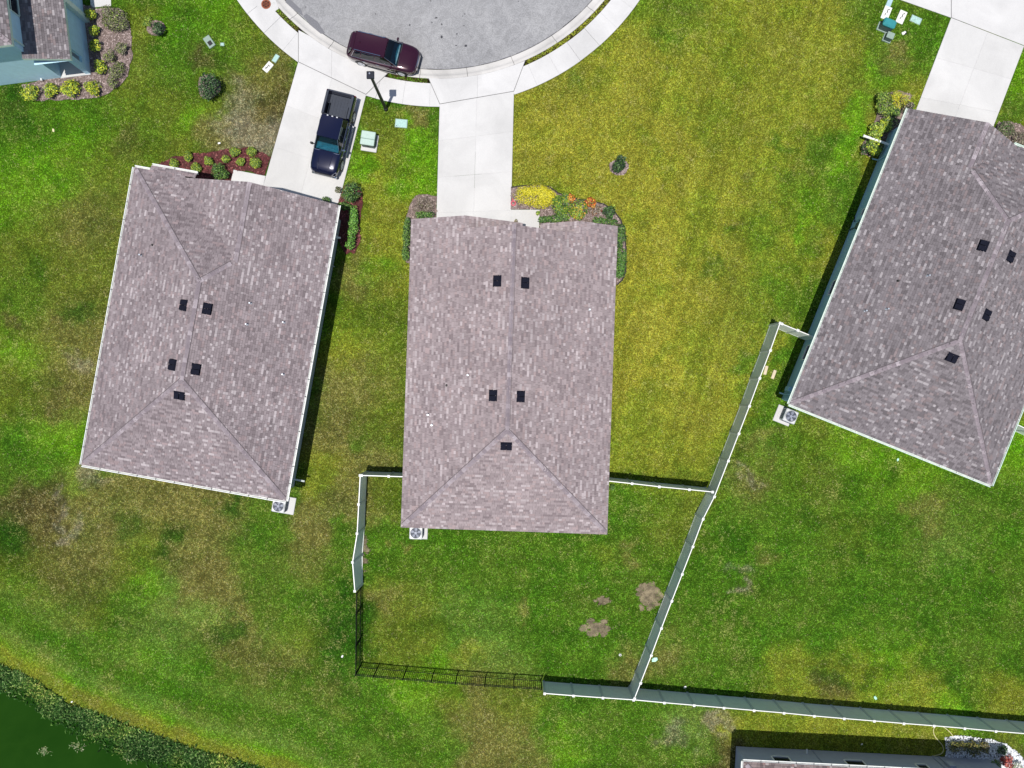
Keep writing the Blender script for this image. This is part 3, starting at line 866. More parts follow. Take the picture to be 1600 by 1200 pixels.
def sheet(name, polys, z, m, kind='structure'):
    b = MB()
    for pl in polys:
        pl = ccw(pl)
        b.add([(x, y, z) for x, y in pl], [tuple(range(len(pl)))])
    return tag(b.build(name, m), kind=kind)

def quad_grid(q, us, vs):
    """split a quad (corner 0-1 = near edge, 3-2 = far edge) at fractions us (across) and vs (along)"""
    def pt(u, v):
        ax = q[0][0] + (q[1][0] - q[0][0]) * u; ay = q[0][1] + (q[1][1] - q[0][1]) * u
        bx_ = q[3][0] + (q[2][0] - q[3][0]) * u; by_ = q[3][1] + (q[2][1] - q[3][1]) * u
        return (ax + (bx_ - ax) * v, ay + (by_ - ay) * v)
    for i in range(len(us) - 1):
        for j in range(len(vs) - 1):
            yield [pt(us[i], vs[j]), pt(us[i + 1], vs[j]), pt(us[i + 1], vs[j + 1]), pt(us[i], vs[j + 1])]

dc = sheet('driveway', [drive_c], .012, M['joint_lt'])
for q in quad_grid(drive_c, [0, .5, 1], [0, .27, .54, .80, 1]): slab_piece(dc, q, .028, M['concrete'], .004)
dl = sheet('driveway', [drive_l], .012, M['joint_lt'])
for q in quad_grid(drive_l, [0, .5, 1], [0, .28, .55, .8, 1]): slab_piece(dl, q, .028, M['concrete'], .004)
dr = sheet('driveway', [drive_r], .012, M['joint_lt'])
for q in quad_grid(drive_r, [0, .5, 1], [0, .3, .6, 1]): slab_piece(dr, q, .028, M['concrete'], .004)
# dark expansion joints at the back of the aprons are wider gaps
for pl in (walk_l, walk_c, slab_tl):
    w_ = sheet('path', [pl], .004, M['joint'])
    slab_piece(w_, pl, .034, M['concrete'], .010)
def line_hp(p, q, keep):
    a, b = -(q[1] - p[1]), q[0] - p[0]
    c = -(a * p[0] + b * p[1])
    if a * keep[0] + b * keep[1] + c < 0: a, b, c = -a, -b, -c
    return a, b, c

def free_slab(parent, poly, z, lines, keep, g=.03, gm=.004, mids=()):
    """slab of any outline; drawn back by g from the joint lines, by gm from the mids"""
    pl = ccw(poly)
    for (p, q), gg in [(l, g) for l in lines] + [(l, gm) for l in mids]:
        a_, b_, c_ = line_hp(p, q, keep)
        k = math.hypot(a_, b_)
        pl = clip_half(pl, a_ / k, b_ / k, c_ / k - gg)
    z = z + random.uniform(-.0015, .0015)
    MB().prism(pl, -.07, z).build('slab', M['walk'], parent)
ap = sheet('apron', [apron_l], .004, M['joint'])
mid = (P(519, 40), P(517, 200))
jl = [(P(466, 47), P(466, 97)), (P(466, 97), P(572, 148)), (P(606, 115), P(572, 148))]
free_slab(ap, apron_l, .028, jl, P(490, 90), mids=[mid]); free_slab(ap, apron_l, .028, jl, P(560, 120), mids=[mid])
ap = sheet('apron', [apron_c], .004, M['joint'])
mid = (P(746, 0), P(746, 200))
jl = [(P(669, 122), P(687, 163)), (P(687, 163), P(803, 143)), (P(821, 95), P(803, 143))]
free_slab(ap, apron_c, .028, jl, P(710, 140), mids=[mid]); free_slab(ap, apron_c, .028, jl, P(790, 130), mids=[mid])
ap = sheet('apron', [apron_r], .004, M['joint'])
mid = (P(1486, 0), P(1486, 60))
jl = [(P(1486, 28), P(1600, 72))]
free_slab(ap, apron_r, .028, [], P(1440, -10), gm=.02, mids=[mid]); free_slab(ap, apron_r, .028, jl, P(1560, 0), gm=.02, mids=[mid])
def walk_run(t0, t1, cuts, pitch=5.85, wide=()):
    polys = []
    n = max(1, round((t1 - t0) / pitch))
    for i in range(n):
        a0 = t0 + (t1 - t0) * i / n; a1 = t0 + (t1 - t0) * (i + 1) / n
        pl = arc_pts(R_WALK1, a0, a1, 3) + arc_pts(R_WALK0, a1, a0, 3)
        for hp in cuts: pl = clip_half(pl, *hp) if len(pl) > 2 else pl
        if len(pl) > 2 and abs(area2(pl)) > .05: polys.append((pl, i))
    s = sheet('sidewalk', [p for p, _ in polys], .003, M['joint'])
    for pl, i in polys:
        # a slab is slightly bowed: keep its own outline, drawn in a little
        cx = sum(p[0] for p in pl) / len(pl); cy = sum(p[1] for p in pl) / len(pl)
        g = .012 if i % 4 == 0 else .004
        q = []
        for x, y in pl:
            d = math.hypot(x - cx, y - cy); k = (d - g * 1.4) / d
            q.append((cx + (x - cx) * k, cy + (y - cy) * k))
        z = .026 + random.uniform(-.0015, .0015)
        MB().prism(q, -.07, z).build('slab', M['walk'], s)
    return s
walk_run(-100, theta(P(466, 70)) + 4, [line_hp(P(466, 47), P(466, 97), P(400, 60))])
walk_run(theta(P(572, 148)) - 4, theta(P(687, 163)) + 4, [line_hp(P(606, 115), P(572, 148), P(640, 140)), line_hp(P(669, 122), P(687, 163), P(640, 140))])
walk_run(theta(P(803, 143)) - 6, 100, [line_hp(P(821, 95), P(803, 143), P(880, 80))])
# earth strip between kerb and sidewalk
def verge(t0, t1, label=None):
    n = max(3, int((t1 - t0) / 2))
    a = arc_pts(R_CURB, t0, t1, n); b = arc_pts(R_WALK0 + .02, t0, t1, n)
    me_ = MB().add([(*p, -.012) for p in a] + [(*p, -.012) for p in b], [(i, i + 1, n + 2 + i, n + 1 + i) for i in range(n)])
    me_.c = [tuple(v * .45 for v in cK)] * n
    return tag(me_.build('verge', M['lawn'], cols=True), kind='structure')
verge(t_l1, t_c0); verge(t_c1, 100); verge(-50.5, t_l0); verge(-100, -54.5)
pad = sheet('path', [PX([(388, -12), (424, -22), (436, 14), (414, 29)])], .003, M['joint'])
slab_piece(pad, PX([(388, -12), (424, -22), (436, 14), (414, 29)]), .031, M['walk'], .01)
mh = thing('manhole_cover', 'rust red round manhole cover set in the sidewalk by the road', 'manhole cover', (*P(416, 7), .03))
MB().tube((0, 0, 0), (0, 0, .015), .31, n=24).build('frame', M['rust'], mh)
MB().tube((0, 0, .012), (0, 0, .022), .235, n=24).build('lid', M['rust_dark'], mh)
b = MB()
for k in range(6):
    a = k * math.pi / 3
    b.bar((.05 * math.cos(a), .05 * math.sin(a), .026), (.2 * math.cos(a), .2 * math.sin(a), .026), .03, .008)
b.build('rib', M['rust'], mh)

# ================================================================= POND
wp = MB().add([(x, y, ZW) for x, y in ccw([(x, y) for x, y in shore])], [tuple(range(len(shore)))])
tag(wp.build('pond_water', M['water']), kind='structure')
# tangled plants along the water's edge
_zd = {}
def blade_patch(n, sampler, ln, wd, zfun, pal, seed, lift=(.02, .2), zone=False):
    r = np.random.default_rng(seed)
    b = MB()
    for k in range(n):
        x, y = sampler(r)
        z = zfun(x, y)
        a = r.uniform(0, 2 * math.pi); l = r.uniform(*ln); w = r.uniform(*wd)
        h1 = r.uniform(*lift); dx, dy = math.cos(a), math.sin(a)
        c = np.array(pal[r.integers(len(pal))]) * r.uniform(.6, 1.4)
        if zone:
            ck = (round(x * 4), round(y * 4))
            if ck not in _zd: _zd[ck] = (float(dist_edges(np.array([x]), np.array([y]), shore)[0]), float(fbm(np.array([x * .7]), np.array([y * .7]), 3)[0]))
            dsh, zn = _zd[ck]
            c = c * (1 + .5 * max(0, 1 - dsh / 1.0)) * np.array((1 + .2 * max(0, 1 - dsh / 1.0), 1, .8))
            c = c * (.45 + 1.5 * max(0, zn - .15)) * np.array((1 + 1.2 * max(0, zn - .5), 1, 1 - max(0, zn - .5)))
        p0 = (x - dx * l * .1, y - dy * l * .1, z)
        m1 = (x + dx * l * .45 - dy * w, y + dy * l * .45 + dx * w, z + h1)
        m2 = (x + dx * l * .45 + dy * w, y + dy * l * .45 - dx * w, z + h1)
        p1 = (x + dx * l, y + dy * l, z + h1 * .6)
        b.add([p0, m2, p1, m1], [(0, 1, 2, 3)], tuple(c))
    return b
wl = waterline[:12]; sl = shore[:12]
def edge_sampler(r):
    i = r.integers(1, 10); t = r.random()
    if r.random() < .15: i = r.integers(2, 9)
    a = (wl[i][0] + (wl[i + 1][0] - wl[i][0]) * t, wl[i][1] + (wl[i + 1][1] - wl[i][1]) * t)
    c = (sl[i][0] + (sl[i + 1][0] - sl[i][0]) * t, sl[i][1] + (sl[i + 1][1] - sl[i][1]) * t)
    q = r.random() ** .8 * 1.12 - .08 + r.normal(0, .06)
    lim = .12 + .95 * (float(vnoise(np.array([a[0] * .9]), np.array([a[1] * .9]))[0]) - .32)
    if q < lim and r.random() < .85: q = min(1.05, q + abs(lim) + r.random() * .4)
    q = q * .82
    return (a[0] + (c[0] - a[0]) * q, a[1] + (c[1] - a[1]) * q)
gz1 = lambda x, y: max(ZW + .01, float(ground_z(np.array([x]), np.array([y]))[0]))
_zc = {}
def gz2(x, y):
    k = (round(x * 2), round(y * 2))
    if k not in _zc: _zc[k] = gz1(x, y)
    return _zc[k]
palw = [(.045, .12, .03), (.03, .085, .02), (.09, .18, .05), (.016, .05, .012), (.15, .24, .10), (.025, .075, .02), (.010, .028, .008), (.02, .06, .015)]
tag(blade_patch(17000, edge_sampler, (.10, .36), (.012, .05), gz2, palw, 5, zone=True).build('shore_plants', M['grass'], cols=True),
    'tangled dark green water weeds along the pond edge', 'water plants', kind='stuff')
for i, (px, py, lb) in enumerate([(68, 1173, 'small clump of weeds floating on the pond, farthest from the bank'), (123, 1166, 'small pale weed clump floating near the pond edge'), (204, 1186, 'floating weed tuft at the bottom edge of the pond'), (12, 1063, 'yellow green algae clump in the upper left corner of the pond')]):
    cx, cy = P(px, py, ZW)
    pal2 = [(.16, .20, .06), (.10, .18, .05), (.22, .24, .13)] if i < 3 else [(.26, .28, .02), (.20, .24, .02)]
    s_ = .22 if i < 3 else .45
    bb = blade_patch(60 if i < 3 else 260, lambda r: (r.normal(0, s_), r.normal(0, s_ * .6)), (.06, .2), (.01, .04), lambda x, y: .012, pal2, 50 + i, (.0, .03))
    o = bb.build('floating_weed', M['leaf'], cols=True, loc=(cx, cy, ZW)); tag(o, lb, 'water plant', 'weed clumps floating on the pond', 'stuff')

# ================================================================= HOUSES
def pal_roof(dark, mid, light, warm):
    return dict(dark=np.array(dark), mid=np.array(mid), light=np.array(light), warm=np.array(warm))
ROOF_MAUVE = pal_roof((.225, .183, .190), (.285, .237, .243), (.39, .338, .345), (.308, .243, .244))
ROOF_LEFT = pal_roof((.188, .156, .165), (.247, .209, .219), (.37, .328, .338), (.268, .212, .218))
ROOF_GREY = pal_roof((.138, .122, .130), (.190, .170, .180), (.30, .275, .285), (.212, .174, .178))
ROOF_BROWN = pal_roof((.15, .115, .115), (.22, .175, .17), (.36, .31, .30), (.25, .17, .16))

def roof_slope(parent, O, e, n, polys, z0, pitch, pal, seed, course=.131):
    """real shingles laid in courses over the convex plan polygons of one roof slope"""
    r = np.random.default_rng(seed)
    uv = [[((x - O[0]) * e[0] + (y - O[1]) * e[1], (x - O[0]) * n[0] + (y - O[1]) * n[1]) for x, y in pl] for pl in polys]
    hps = [edges_of(p) for p in uv]
    boxes = [(min(q[0] for q in p), max(q[0] for q in p), min(q[1] for q in p), max(q[1] for q in p)) for p in uv]
    u0, u1 = min(b[0] for b in boxes), max(b[1] for b in boxes)
    v0, v1 = min(b[2] for b in boxes), max(b[3] for b in boxes)
    V = []; Fc = []; Cc = []
    k = 0; v = v0; light_prev = []; dark_prev = []
    while v < v1:
        va, vb = v, min(v + course, v1 + .02)
        u = u0 - r.random() * .3
        light_now = []; dark_now = []
        while u < u1:
            w = r.choice([.14, .17, .21, .26, .36])
            lf = vnoise(np.array([(u * .55 + seed * 3)]), np.array([v * .8]))[0]
            q = r.random() + (lf - .5) * .35
            if q < .25: c = pal['dark']
            elif q < .76: c = pal['mid']
            elif q < .865: c = pal['warm']
            else: c = pal['light']
            # pale and dark tabs seldom lie right above one another
            if c is pal['light']:
                if any(a_ < u + w and b_ > u for a_, b_ in light_prev) and r.random() < .8: c = pal['mid']
                else: light_now.append((u, u + w))
            elif c is pal['dark']:
                if any(a_ < u + w and b_ > u for a_, b_ in dark_prev) and r.random() < .6: c = pal['mid']
                else: dark_now.append((u, u + w))
            c = c * r.uniform(.86, 1.14)
            rect = [(u, va), (u + w - .010, va), (u + w - .010, vb), (u, vb)]
            lift = .014 + (.008 if r.random() < .45 else 0)
            for hp, bxx in zip(hps, boxes):
                if rect[1][0] < bxx[0] or u > bxx[1] or vb < bxx[2] or va > bxx[3]: continue
                pl = rect
                for a, b_, c_ in hp:
                    if min(a * x + b_ * y + c_ for x, y in pl) < 0:
                        pl = clip_half(pl, a, b_, c_)
                        if len(pl) < 3: break
                if len(pl) < 3 or area2(pl) < .0006: continue
                m = len(pl); s = len(V)
                for x, y in pl:
                    zz = z0 + pitch * y + .003 + lift * (1 - (y - va) / course)
                    V.append((O[0] + e[0] * x + n[0] * y, O[1] + e[1] * x + n[1] * y, zz))
                for x, y in pl:
                    V.append((O[0] + e[0] * x + n[0] * y, O[1] + e[1] * x + n[1] * y, z0 + pitch * y - .006))
                top = tuple(range(s, s + m))
                # e x n decides which way is up
                up = e[0] * n[1] - e[1] * n[0] > 0
                Fc.append(top if up else top[::-1]); Cc.append(c)
                for i in range(m):
                    j = (i + 1) % m
                    if pl[i][1] - va > .01 and pl[j][1] - va > .01: continue     # only the butt edge shows its thickness
                    Fc.append((s + i, s + m + i, s + m + j, s + j)); Cc.append(c * .8)
            u += w
        light_prev = light_now; dark_prev = dark_now
        v += course; k += 1
    return tag(mk('shingles', V, Fc, M['shingle'], parent, cols=Cc), kind='stuff')

def cap_mesh(fold, name):
    L, W, T = .30, .125, .014
    v = []
    for x, dz in ((0, .016), (L, .004)):
        v += [(x, -W, -W * fold + dz), (x, 0, dz), (x, W, -W * fold + dz), (x, -W, -W * fold + dz - T), (x, W, -W * fold + dz - T)]
    f = [(0, 5, 6, 1), (1, 6, 7, 2), (0, 1, 2, 4, 3), (5, 8, 9, 7, 6), (0, 3, 8, 5), (2, 7, 9, 4)]
    return mesh_data(name, v, f, M['cap'])
CAP_RIDGE = cap_mesh(PITCH, 'ridge_cap'); CAP_HIP = cap_mesh(PITCH * .707, 'hip_cap')

def caps(parent, p0, p1, hip):
    p0, p1 = Vector(p0), Vector(p1)
    if p1.z < p0.z - 1e-6: p0, p1 = p1, p0
    d = p1 - p0; L = d.length; d.normalize()
    side = Vector((0, 0, 1)).cross(d).normalized(); up = d.cross(side)
    rot = Matrix((d, side, up)).transposed().to_euler()
    n = int(L / .25)
    e0 = 1 if hip else 0
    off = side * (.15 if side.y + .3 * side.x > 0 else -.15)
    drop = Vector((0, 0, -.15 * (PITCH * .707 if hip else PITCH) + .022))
    MB().bar(p0 + d * .2 + off + drop, p1 + off + drop, .032 if hip else .02, .012).build('cap_shade_line', M['shade_line'], parent)  # dark strip added beside the caps, standing in for their shadow line
    for i in range(e0, n):
        o = link('hip_cap' if hip else 'ridge_cap', CAP_HIP if hip else CAP_RIDGE, parent)
        o.location = p0 + d * (i * L / n) + up * .008
        o.rotation_euler = rot

def deck(parent, slopes):
    b = MB()
    for O, e, n, polys, z0, p in slopes:
        for pl in polys:
            pl = ccw(pl)
            zf = lambda x, y: z0 + p * ((x - O[0]) * n[0] + (y - O[1]) * n[1]) - .012
            b.add([(x, y, zf(x, y)) for x, y in pl], [tuple(range(len(pl)))])
    return b.build('roof', M['deck'], parent)

def gutter(house, p0, p1, z, out, m):
    """open K gutter from p0 to p1 (plan points on the eave line), out = outward unit normal"""
    g = .13
    def q(t, o, zz): return (p0[0] + (p1[0] - p0[0]) * t + out[0] * o, p0[1] + (p1[1] - p0[1]) * t + out[1] * o, zz)
    v = []; f = []
    prof_ = [(.0, z + .0), (.0, z - .11), (g * .75, z - .11), (g, z - .03), (g, z + .005), (g - .036, z + .005), (g - .04, z - .03), (g * .7, z - .095), (.018, z - .095), (.018, z)]
    for t_ in (0, 1): v += [q(t_, o_, zz) for o_, zz in prof_]
    k = len(prof_)
    f = [(i, (i + 1) % k, k + (i + 1) % k, k + i) for i in range(k)] + [tuple(range(k)), tuple(range(2 * k - 1, k - 1, -1))]
    go = mk('gutter', v, f, m, house)
    fl = [q(0, .02, z - .07), q(1, .02, z - .07), q(1, g - .03, z - .07), q(0, g - .03, z - .07)]
    mk('trough', fl, [(0, 1, 2, 3)], M['gutter_in'], go)
    L = math.dist(p0, p1)
    n = int(L / 1.05)
    hb = MB().bar(q(0, .0, z + .002), q(0, g - .005, z + .002), .028, .012).data('hanger', M['vent'] if m is M['gutter'] else M['white'])
    base = Vector(q(0, 0, 0))
    for i in range(1, n):
        o = link('hanger', hb, go)
        o.location = Vector(q(i / n, 0, 0)) - base
    return go

def fascia(house, p0, p1, z0, z1, out, m=None, depth=.2):
    """board under the roof edge from p0 (height z0) to p1 (height z1)"""
    t = .03
    a = [(p[0] + out[0] * o, p[1] + out[1] * o, z + dz) for p, z in ((p0, z0), (p1, z1)) for o, dz in ((-t, -depth), (0.004, -depth), (0.004, -.004), (-t, -.004))]
    f = [(3, 2, 1, 0), (4, 5, 6, 7)] + [(i, (i + 1) % 4, 4 + (i + 1) % 4, 4 + i) for i in range(4)]
    return mk('fascia', a, f, m or M['white'], house)

def box_vent(roof_parent, x, y, z0, n, pitch):
    """low black slant-back roof vent, n = upslope direction in plan"""
    e = (n[1], -n[0])
    ang = math.atan2(n[1], n[0]) - math.pi / 2
    o = thing_part('roof_vent', roof_parent, (x, y, z0), ang, math.atan(pitch))
    MB().box(-.33, .33, -.26, .26, -.02, .02).build('flange', M['vent'], o)
    b = MB()
    for s in (-1, 1):
        x0, x1 = (-.30, -.012) if s < 0 else (.012, .30)
        b.add([(x0, -.2, .0), (x1, -.2, .0), (x1, .2, .0), (x0, .2, .0), (x0 + .01, -.19, .15), (x1 - .01, -.19, .15), (x1 - .01, .17, .06), (x0 + .01, .17, .06)],
              [(4, 5, 6, 7), (0, 1, 5, 4), (1, 2, 6, 5), (2, 3, 7, 6), (3, 0, 4, 7)])
    b.build('hood', M['vent'], o)
    return o

def thing_part(name, parent, loc, rz, rx):
    o = bpy.data.objects.new(name, None)
    o.empty_display_size = .1
    C.objects.link(o); o.parent = parent
    o.location = loc
    o.rotation_euler = (Matrix.Rotation(rz, 3, 'Z') @ Matrix.Rotation(rx, 3, 'X')).to_euler()
    return o

def pipe_vent(house, x, y, z, dark=False, r=.045):
    m = M['pipe_dark'] if dark else M['pipe']
    b = MB()
    b.tube((x, y, z - .06), (x, y, z + .06), r * 2.2, r * 1.15, n=10)
    b.tube((x, y, z), (x, y, z + (.12 if dark else .28)), r, n=10)
    return b.build('plumbing_vent', m, house)

def window(house, x, y, z, w, h, ang, m_frame=None, grid=1):
    """window centred on (x, y, z) of a wall whose outward normal points along angle ang"""
    o = bpy.data.objects.new('window', None); o.empty_display_size = .1
    C.objects.link(o); o.parent = house; o.location = (x, y, z); o.rotation_euler = (0, 0, ang)
    b = MB(); t = .07
    b.box(-.02, .05, -w / 2 - t, -w / 2, -h / 2 - t, h / 2 + t).box(-.02, .05, w / 2, w / 2 + t, -h / 2 - t, h / 2 + t)
    b.box(-.02, .05, -w / 2, w / 2, h / 2, h / 2 + t).box(-.02, .08, -w / 2, w / 2, -h / 2 - t, -h / 2)
    b.box(-.02, .035, -w / 2, w / 2, -.025, .025)
    b.build('frame', m_frame or M['white'], o)
    MB().box(-.03, .012, -w / 2, w / 2, -h / 2, -.025).build('pane', M['glass'], o)
    MB().box(-.03, .016, -w / 2, w / 2, .025, h / 2).build('pane', M['glass'], o)
    return o

def door(house, x, y, w, h, ang, m, garage=False):
    o = bpy.data.objects.new('garage_door' if garage else 'door', None); o.empty_display_size = .1
    C.objects.link(o); o.parent = house; o.location = (x, y, 0.03); o.rotation_euler = (0, 0, ang)
    t = .1
    MB().box(-.02, .06, -w / 2 - t, -w / 2, 0, h + t).box(-.02, .06, w / 2, w / 2 + t, 0, h + t).box(-.02, .06, -w / 2, w / 2, h, h + t).build('frame', M['white'], o)
    if garage:
        for k in range(4):
            MB().bbox(-.02, .03, -w / 2, w / 2, k * h / 4 + .008, (k + 1) * h / 4 - .008, .006).build('door_panel', m, o)
    else:
        MB().box(-.02, .03, -w / 2, w / 2, 0, h).build('leaf', m, o)
        MB().tube((.03, w / 2 - .1, 1.0), (.08, w / 2 - .1, 1.0), .025, n=8).build('handle', M['chrome'], o)
    return o

def walls(house, poly, z1, m, name='wall', z0=-.1):
    poly = ccw(poly)
    for i in range(len(poly)):
        p, q = poly[i], poly[(i + 1) % len(poly)]
        d = Vector((q[0] - p[0], q[1] - p[1], 0)); L = d.length; d.normalize()
        nrm = Vector((d.y, -d.x, 0))
        a, b_ = Vector((*p, 0)), Vector((*q, 0))
        t = .18
        # mitred ends keep neighbouring walls from sharing a face
        a2 = a - nrm * t + d * t; b2 = b_ - nrm * t - d * t
        pl = [(a.x, a.y), (b_.x, b_.y), (b2.x, b2.y), (a2.x, a2.y)]
        MB().prism(pl, z0, z1).build(name, m, house)

def gable_wall(house, x0, x1, xp, y, z_e, z_p, m, t=.15):
    v = [(x0, y, z_e), (x1, y, z_e), (xp, y, z_p), (x0, y - t, z_e), (x1, y - t, z_e), (xp, y - t, z_p)]
    mk('gable_wall', v, [(2, 1, 0), (3, 4, 5), (0, 1, 4, 3), (1, 2, 5, 4), (2, 0, 3, 5)], m, house)

def soffit(house, poly, z, m=None):
    pl = ccw(poly)
    MB().prism(pl, z - .015, z).build('soffit', m or M['white'], house)

# ---- middle house
E_ = PITCH
def house_middle():
    a = 6.25; yF = 18.67; yM = 17.95; xg = -2.88; xi = -a + 2 * (xg + a); xg2 = 3.92; xi2 = a - 2 * (a - xg2)
    h = thing('house', 'middle house with mauve shingled hip roof and no gutters', 'house', (*HC_O, 0), HC_A)
    zr = EZ + a * E_
    L_ = ((-a, 0), (0, 1), (1, 0), [[(-a, 0), (-a, yM), (0, yM), (0, a)], [(-a, yM), (-a, yF), (xg, yF), (xg, yM)]], EZ, E_)
    R_ = ((a, 0), (0, 1), (-1, 0), [[(a, 0), (a, yM), (0, yM), (0, a)], [(a, yM), (a, yF), (xg2, yF), (xg2, yM)]], EZ, E_)
    B_ = ((-a, 0), (1, 0), (0, 1), [[(-a, 0), (a, 0), (0, a)]], EZ, E_)
    G1 = ((xi, 0), (0, 1), (-1, 0), [[(xg, yM), (xg, yF), (xi, yF), (xi, yM)]], EZ, E_)
    G2 = ((xi2, 0), (0, 1), (1, 0), [[(xg2, yM), (xg2, yF), (xi2, yF), (xi2, yM)]], EZ, E_)
    rf = deck(h, [L_, R_, B_, G1, G2])
    for i, s in enumerate((L_, R_, B_, G1, G2)):
        roof_slope(rf, *s, ROOF_MAUVE, 10 + i)
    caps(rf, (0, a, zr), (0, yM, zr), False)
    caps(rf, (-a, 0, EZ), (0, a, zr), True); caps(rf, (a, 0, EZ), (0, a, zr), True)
    # flashing where the small gables die into the main gable
    w = [(-a + OV, OV), (a - OV, OV), (a - OV, yF - OV), (xi2 + .3, yF - OV), (xi2 + .3, yM - 1.5), (xi - .3, yM - 1.5), (xi - .3, yF - OV), (-a + OV, yF - OV)]
    walls(h, w, EZ - .10, M['wall_tan'])
    gable_wall(h, -a + .1, xi - .1, xg, yF - OV, EZ - .1, EZ - .1 + (xg + a - .1) * E_, M['wall_tan'])
    gable_wall(h, xi2 + .1, a - .1, xg2, yF - OV, EZ - .1, EZ - .1 + (a - .1 - xg2) * E_, M['wall_tan'])
    gable_wall(h, -a + .6, a - .6, 0, yM - .12, EZ - .02 + .2, zr - .1, M['wall_tan'])
    soffit(h, [(-a, 0), (a, 0), (a, yF), (xi2, yF), (xi2, yM), (xi, yM), (xi, yF), (-a, yF)], EZ - .16)
    d = M['drip']
    fascia(h, (-a, 0), (-a, yF), EZ, EZ, (-1, 0), d); fascia(h, (a, 0), (a, yF), EZ, EZ, (1, 0), d); fascia(h, (-a, 0), (a, 0), EZ, EZ, (0, -1), d)
    for x0, x1, xp in ((-a, xi, xg), (xi2, a, xg2)):
        zp = EZ + (xp - x0) * E_
        fascia(h, (x0, yF), (xp, yF), EZ, zp, (0, 1), d); fascia(h, (xp, yF), (x1, yF), zp, EZ, (0, 1), d)
    door(h, -3.0, yF - OV, 4.6, 2.15, math.pi / 2, M['white'], True)
    door(h, 1.0, yM - 1.5, .95, 2.05, math.pi / 2, M['door'])
    window(h, 3.9, yF - OV, 1.5, 1.5, 1.4, math.pi / 2)
    for x, y, ang in ((-a + OV, 5, math.pi), (-a + OV, 11, math.pi), (a - OV, 4.5, 0), (a - OV, 10, 0), (-3, OV, -math.pi / 2), (3, OV, -math.pi / 2)):
        window(h, x, y, 1.5, 1.0, 1.3, ang)
    return h, rf
def local_on(o, ang, px, py, zf):
    """local plan point of something seen at a picture place lying on the surface z = zf(x, y)"""
    z = 4.0
    for _ in range(12):
        wx, wy = P(px, py, z)
        dx, dy = wx - o[0], wy - o[1]
        c, s = math.cos(ang), math.sin(ang)
        x, y = dx * c + dy * s, -dx * s + dy * c
        z = zf(x, y)
    return x, y, z
def hip_z(a):
    return lambda x, y: EZ + E_ * min(a - abs(x), y)
def vent_dir(a, x, y):
    return (0, 1) if y < a - abs(x) else ((1, 0) if x < 0 else (-1, 0))
def roof_fittings(h, rf, o, ang, a, vents, pipes):
    for px, py in vents:
        x, y, z = local_on(o, ang, px, py, hip_z(a)); box_vent(rf, x, y, z, vent_dir(a, x, y), E_)
    for px, py, dk in pipes:
        x, y, z = local_on(o, ang, px, py, hip_z(a)); pipe_vent(rf, x, y, z, dk)
hm, rf = house_middle()
roof_fittings(hm, rf, HC_O, HC_A, 6.25, [(777, 439), (820.5, 442), (770.5, 618), (813.5, 619.5), (791, 697)],
              [(731, 586, 0), (698, 602, 1), (669, 648, 0), (675, 664, 0), (921, 484, 0)])

